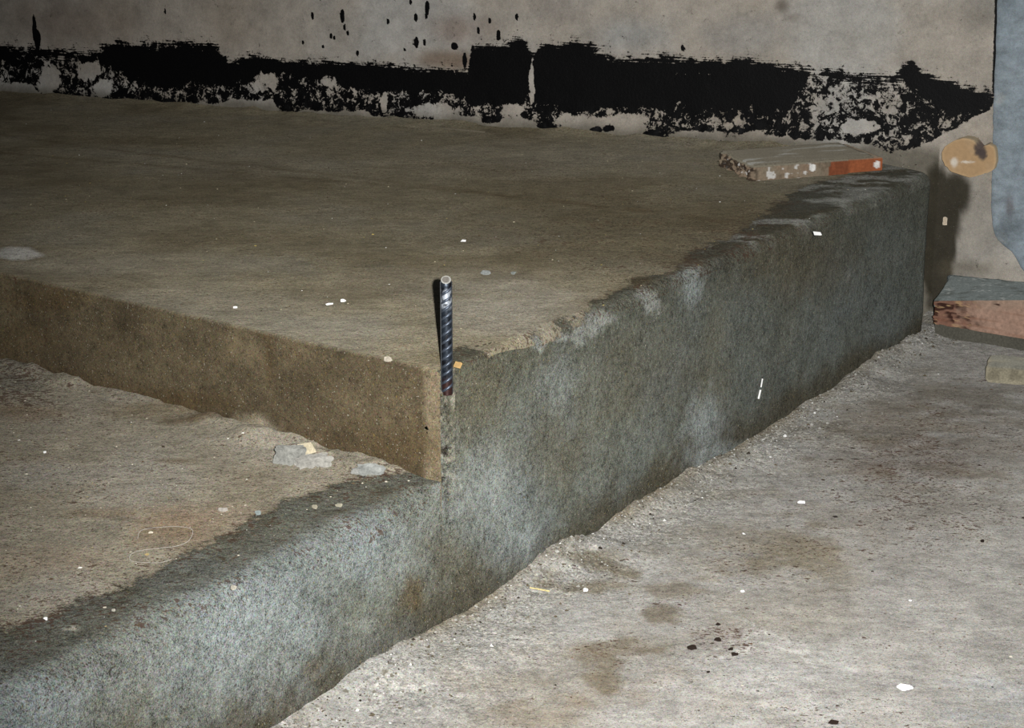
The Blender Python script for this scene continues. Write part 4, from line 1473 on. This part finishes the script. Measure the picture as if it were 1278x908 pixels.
def tube(name, pts, r, mat, col, loc, sides=6, sub=5):
    pts = np.array(pts, float)
    n = len(pts)
    if n > 2:
        T = []
        for i in range(n - 1):
            p0, p1, p2, p3 = pts[max(i - 1, 0)], pts[i], pts[i + 1], pts[min(i + 2, n - 1)]
            for j in range(sub):
                t = j / sub
                T.append(0.5 * ((2 * p1) + (p2 - p0) * t + (2 * p0 - 5 * p1 + 4 * p2 - p3) * t * t + (3 * p1 - p0 - 3 * p2 + p3) * t ** 3))
        T.append(pts[-1])
        pts = np.array(T)
    V, F_ = [], []
    for i, p_ in enumerate(pts):
        d = pts[min(i + 1, len(pts) - 1)] - pts[max(i - 1, 0)]
        d = d / np.linalg.norm(d)
        u = np.cross(d, [0, 0, 1.0] if abs(d[2]) < 0.9 else [1.0, 0, 0])
        u /= np.linalg.norm(u)
        v = np.cross(u, d)
        for q in range(sides):
            a = 2 * math.pi * q / sides
            V.append(p_ + r * (math.cos(a) * u + math.sin(a) * v))
    for i in range(len(pts) - 1):
        for q in range(sides):
            F_.append((i * sides + q, i * sides + (q + 1) % sides, (i + 1) * sides + (q + 1) % sides, (i + 1) * sides + q))
    F_.append(tuple(range(sides))[::-1])
    F_.append(tuple((len(pts) - 1) * sides + q for q in range(sides)))
    V = np.array(V) - np.array(loc)
    o = tris_to_object(name, V, F_, mat, None, True, np.broadcast_to(col, V.shape))
    o.location = loc
    return o


def lie(surf, pts, r):
    return [spot_on(surf, *p) + np.array([0, 0, r * 0.8]) for p in pts]


q = lie('top', [(538, 162), (560, 163), (585, 165), (605, 167)], 0.004)
o = tube('twig', q, 0.0035, M_ATTR, C(120, 112, 96), q[0])
tag(o, 'thin grey stick lying along the foot of the tarred wall', 'stick')
q = lie('floor', [(661, 731), (672, 735), (686, 738)], 0.001)
o = tube('straw', q, 0.0011, M_ATTR, C(206, 192, 140), q[0])
tag(o, 'pale yellow straw on the dusty floor joint', 'straw')
q = lie('low', [(172, 672), (174, 664), (182, 660), (200, 658), (222, 657), (240, 661), (236, 674), (222, 681), (200, 684), (182, 686), (168, 689), (162, 694), (164, 700), (180, 702), (200, 702), (214, 698)], 0.0005)
o = tube('thread', q, 0.00028, M_ATTR, C(176, 172, 164), q[0], 5, 6)
tag(o, 'fine white thread curled in a loop on the tan lower slab', 'thread')
# white splinter stuck to the long face, in two lengths
h0, h1 = S_FRONT.hit(944, 497), S_FRONT.hit(949, 472)
outw = np.array([NF[0], NF[1], 0]) * 0.004
o = tube('splinter', [h0 + outw, h0 * 0.55 + h1 * 0.45 + outw * 1.1], 0.0017, M_WHITE, WH, h0)
tag(o, 'white splinter stuck on the grey rendered face, lower thicker length', 'splinter', 'white splinters on the rendered face')
o = tube('splinter', [h0 * 0.42 + h1 * 0.58 + outw * 1.1, h1 + outw], 0.0012, M_WHITE, C(215, 212, 190), h0 * 0.42 + h1 * 0.58)
tag(o, 'thin white splinter just above the thicker one on the rendered face', 'splinter', 'white splinters on the rendered face')
# white crumb in the corner by the wall
p = S_WALL.hit(1180, 275)
V, F_ = rough_block((0.010, 0.006, 0.018), 0.002, 3, 0.002, 9, 120)
o = put('plaster_crumb', V, F_, M_ATTR, (p[0] + WN[0] * 0.004, p[1] + WN[1] * 0.004, p[2] - 0.01), 0.2, col=solid(V, C(222, 208, 186), 9, 0.15))
tag(o, 'pale plaster crumb stuck on the dark wall strip under the stub', 'crumb')


# ------------------------------------------------------------------ stuff: grit along the floor joint, dirt flecks
def grit(name, pts, sizes, cols, flat, label, cat):
    base = np.array([(1, 0, 0), (0, 1, 0), (-1, 0, 0), (0, -1, 0), (0, 0, 1), (0, 0, -1)], float)
    fc = np.array([(0, 1, 4), (1, 2, 4), (2, 3, 4), (3, 0, 4), (1, 0, 5), (2, 1, 5), (3, 2, 5), (0, 3, 5)])
    n = len(pts)
    a = rng.uniform(0, 6.28, n)
    V = np.repeat(base[None], n, 0) * rng.uniform(0.55, 1.25, (n, 6, 1))
    V[..., 2] *= flat
    x = V[..., 0] * np.cos(a)[:, None] - V[..., 1] * np.sin(a)[:, None]
    y = V[..., 0] * np.sin(a)[:, None] + V[..., 1] * np.cos(a)[:, None]
    V = np.stack([x, y, V[..., 2]], -1) * sizes[:, None, None] + pts[:, None, :]
    F_ = (fc[None] + (np.arange(n) * 6)[:, None, None]).reshape(-1, 3)
    cc_ = np.repeat(cols[:, None, :], 6, 1).reshape(-1, 3)
    o = tris_to_object(name, V.reshape(-1, 3), F_, M_ATTR, None, False, cc_)
    return tag(o, label, cat, kind='stuff')


def pick(n, pal, w):
    pal = np.array([C(*p) for p in pal])
    return pal[rng.choice(len(pal), n, p=np.array(w) / sum(w))] * rng.uniform(0.8, 1.1, (n, 1))


n = 7500
bb = rng.uniform(-1.0, 1.9, n)
ss = np.abs(rng.normal(0, 0.06, n)) + 0.002
ss = np.minimum(ss, rng.uniform(0.0, 0.16, n) + 0.002)
xy = O + bb[:, None] * EV + ss[:, None] * NF
P0 = np.concatenate([xy, np.full((n, 1), Z_FLOOR)], 1)
P0[:, 2] += floor_disp(P0)
sz = np.clip(rng.lognormal(-6.62, 0.45, n), 0.0006, 0.006)
grit('joint_gravel', P0, sz, pick(n, ((176, 175, 168), (150, 147, 138), (124, 120, 108), (98, 89, 72), (225, 225, 222), (52, 46, 38)), (4, 6, 6, 4, 0.5, 1.2)), 0.75, 'loose grit banked along the foot of the rendered face', 'gravel')
n = 1500
bb = rng.uniform(-0.9, 2.0, n)
ss = rng.uniform(0.19, 1.3, n)
xy = O + bb[:, None] * EV + ss[:, None] * NF
zone = np.exp(-((xy - at(1170, 570, Z_FLOOR)[:2]) ** 2).sum(1) / 0.35 ** 2)
keep = rng.uniform(0, 1, n) < 0.35 + zone
xy = xy[keep]
P0 = np.concatenate([xy, np.full((len(xy), 1), Z_FLOOR)], 1)
P0[:, 2] += floor_disp(P0)
sz = np.clip(rng.lognormal(-6.35, 0.45, len(P0)), 0.0008, 0.0055)
grit('dirt_crumbs', P0, sz, pick(len(P0), ((52, 38, 28), (74, 54, 38), (96, 74, 52), (40, 34, 30), (190, 184, 170), (235, 235, 230)), (5, 4, 3, 3, 0.8, 0.25)), 0.3, 'dark dirt crumbs trodden over the open floor', 'dirt crumbs')
n = 1500
aa, bb = rng.uniform(0.0, 2.4, n) ** 1.0, rng.uniform(0.01, 2.2, n)
xy = O + aa[:, None] * EU + bb[:, None] * EV
P0 = np.concatenate([xy, np.zeros((n, 1))], 1)
P0[:, 2] += rough_disp(P0) + lumpy(P0) * 0.5
rel = (P0[:, :2] - FL[:2]) @ np.linalg.inv(np.stack([bx, by], 0))
keep = (((P0[:, :2] - W0) @ WN) > 0.06) & ~((rel > -0.06) & (rel < 1.06)).all(1)
P0 = P0[keep]
sz = np.clip(rng.lognormal(-6.8, 0.4, len(P0)), 0.0006, 0.0035)
grit('slab_grit', P0, sz, pick(len(P0), ((58, 48, 34), (86, 74, 52), (200, 190, 160), (230, 230, 224), (190, 170, 96)), (5, 4, 2, 1.0, 1)), 0.5, 'fine grit scattered over the raised slab', 'grit')
n = 1300
aa, bb = rng.uniform(0.03, 1.2, n), -rng.uniform(0.005, 0.95, n)
xy = O + aa[:, None] * EU + bb[:, None] * EV
P0 = np.concatenate([xy, np.full((n, 1), Z_LOW)], 1)
P0[:, 2] += low_disp(P0)
sz = np.clip(rng.lognormal(-6.8, 0.45, n), 0.0005, 0.004)
grit('low_grit', P0, sz, pick(n, ((62, 50, 36), (90, 74, 54), (206, 198, 180), (232, 230, 222), (180, 160, 110)), (4, 4, 3, 1.2, 1)), 0.5, 'fine grit scattered over the lower slab', 'grit')
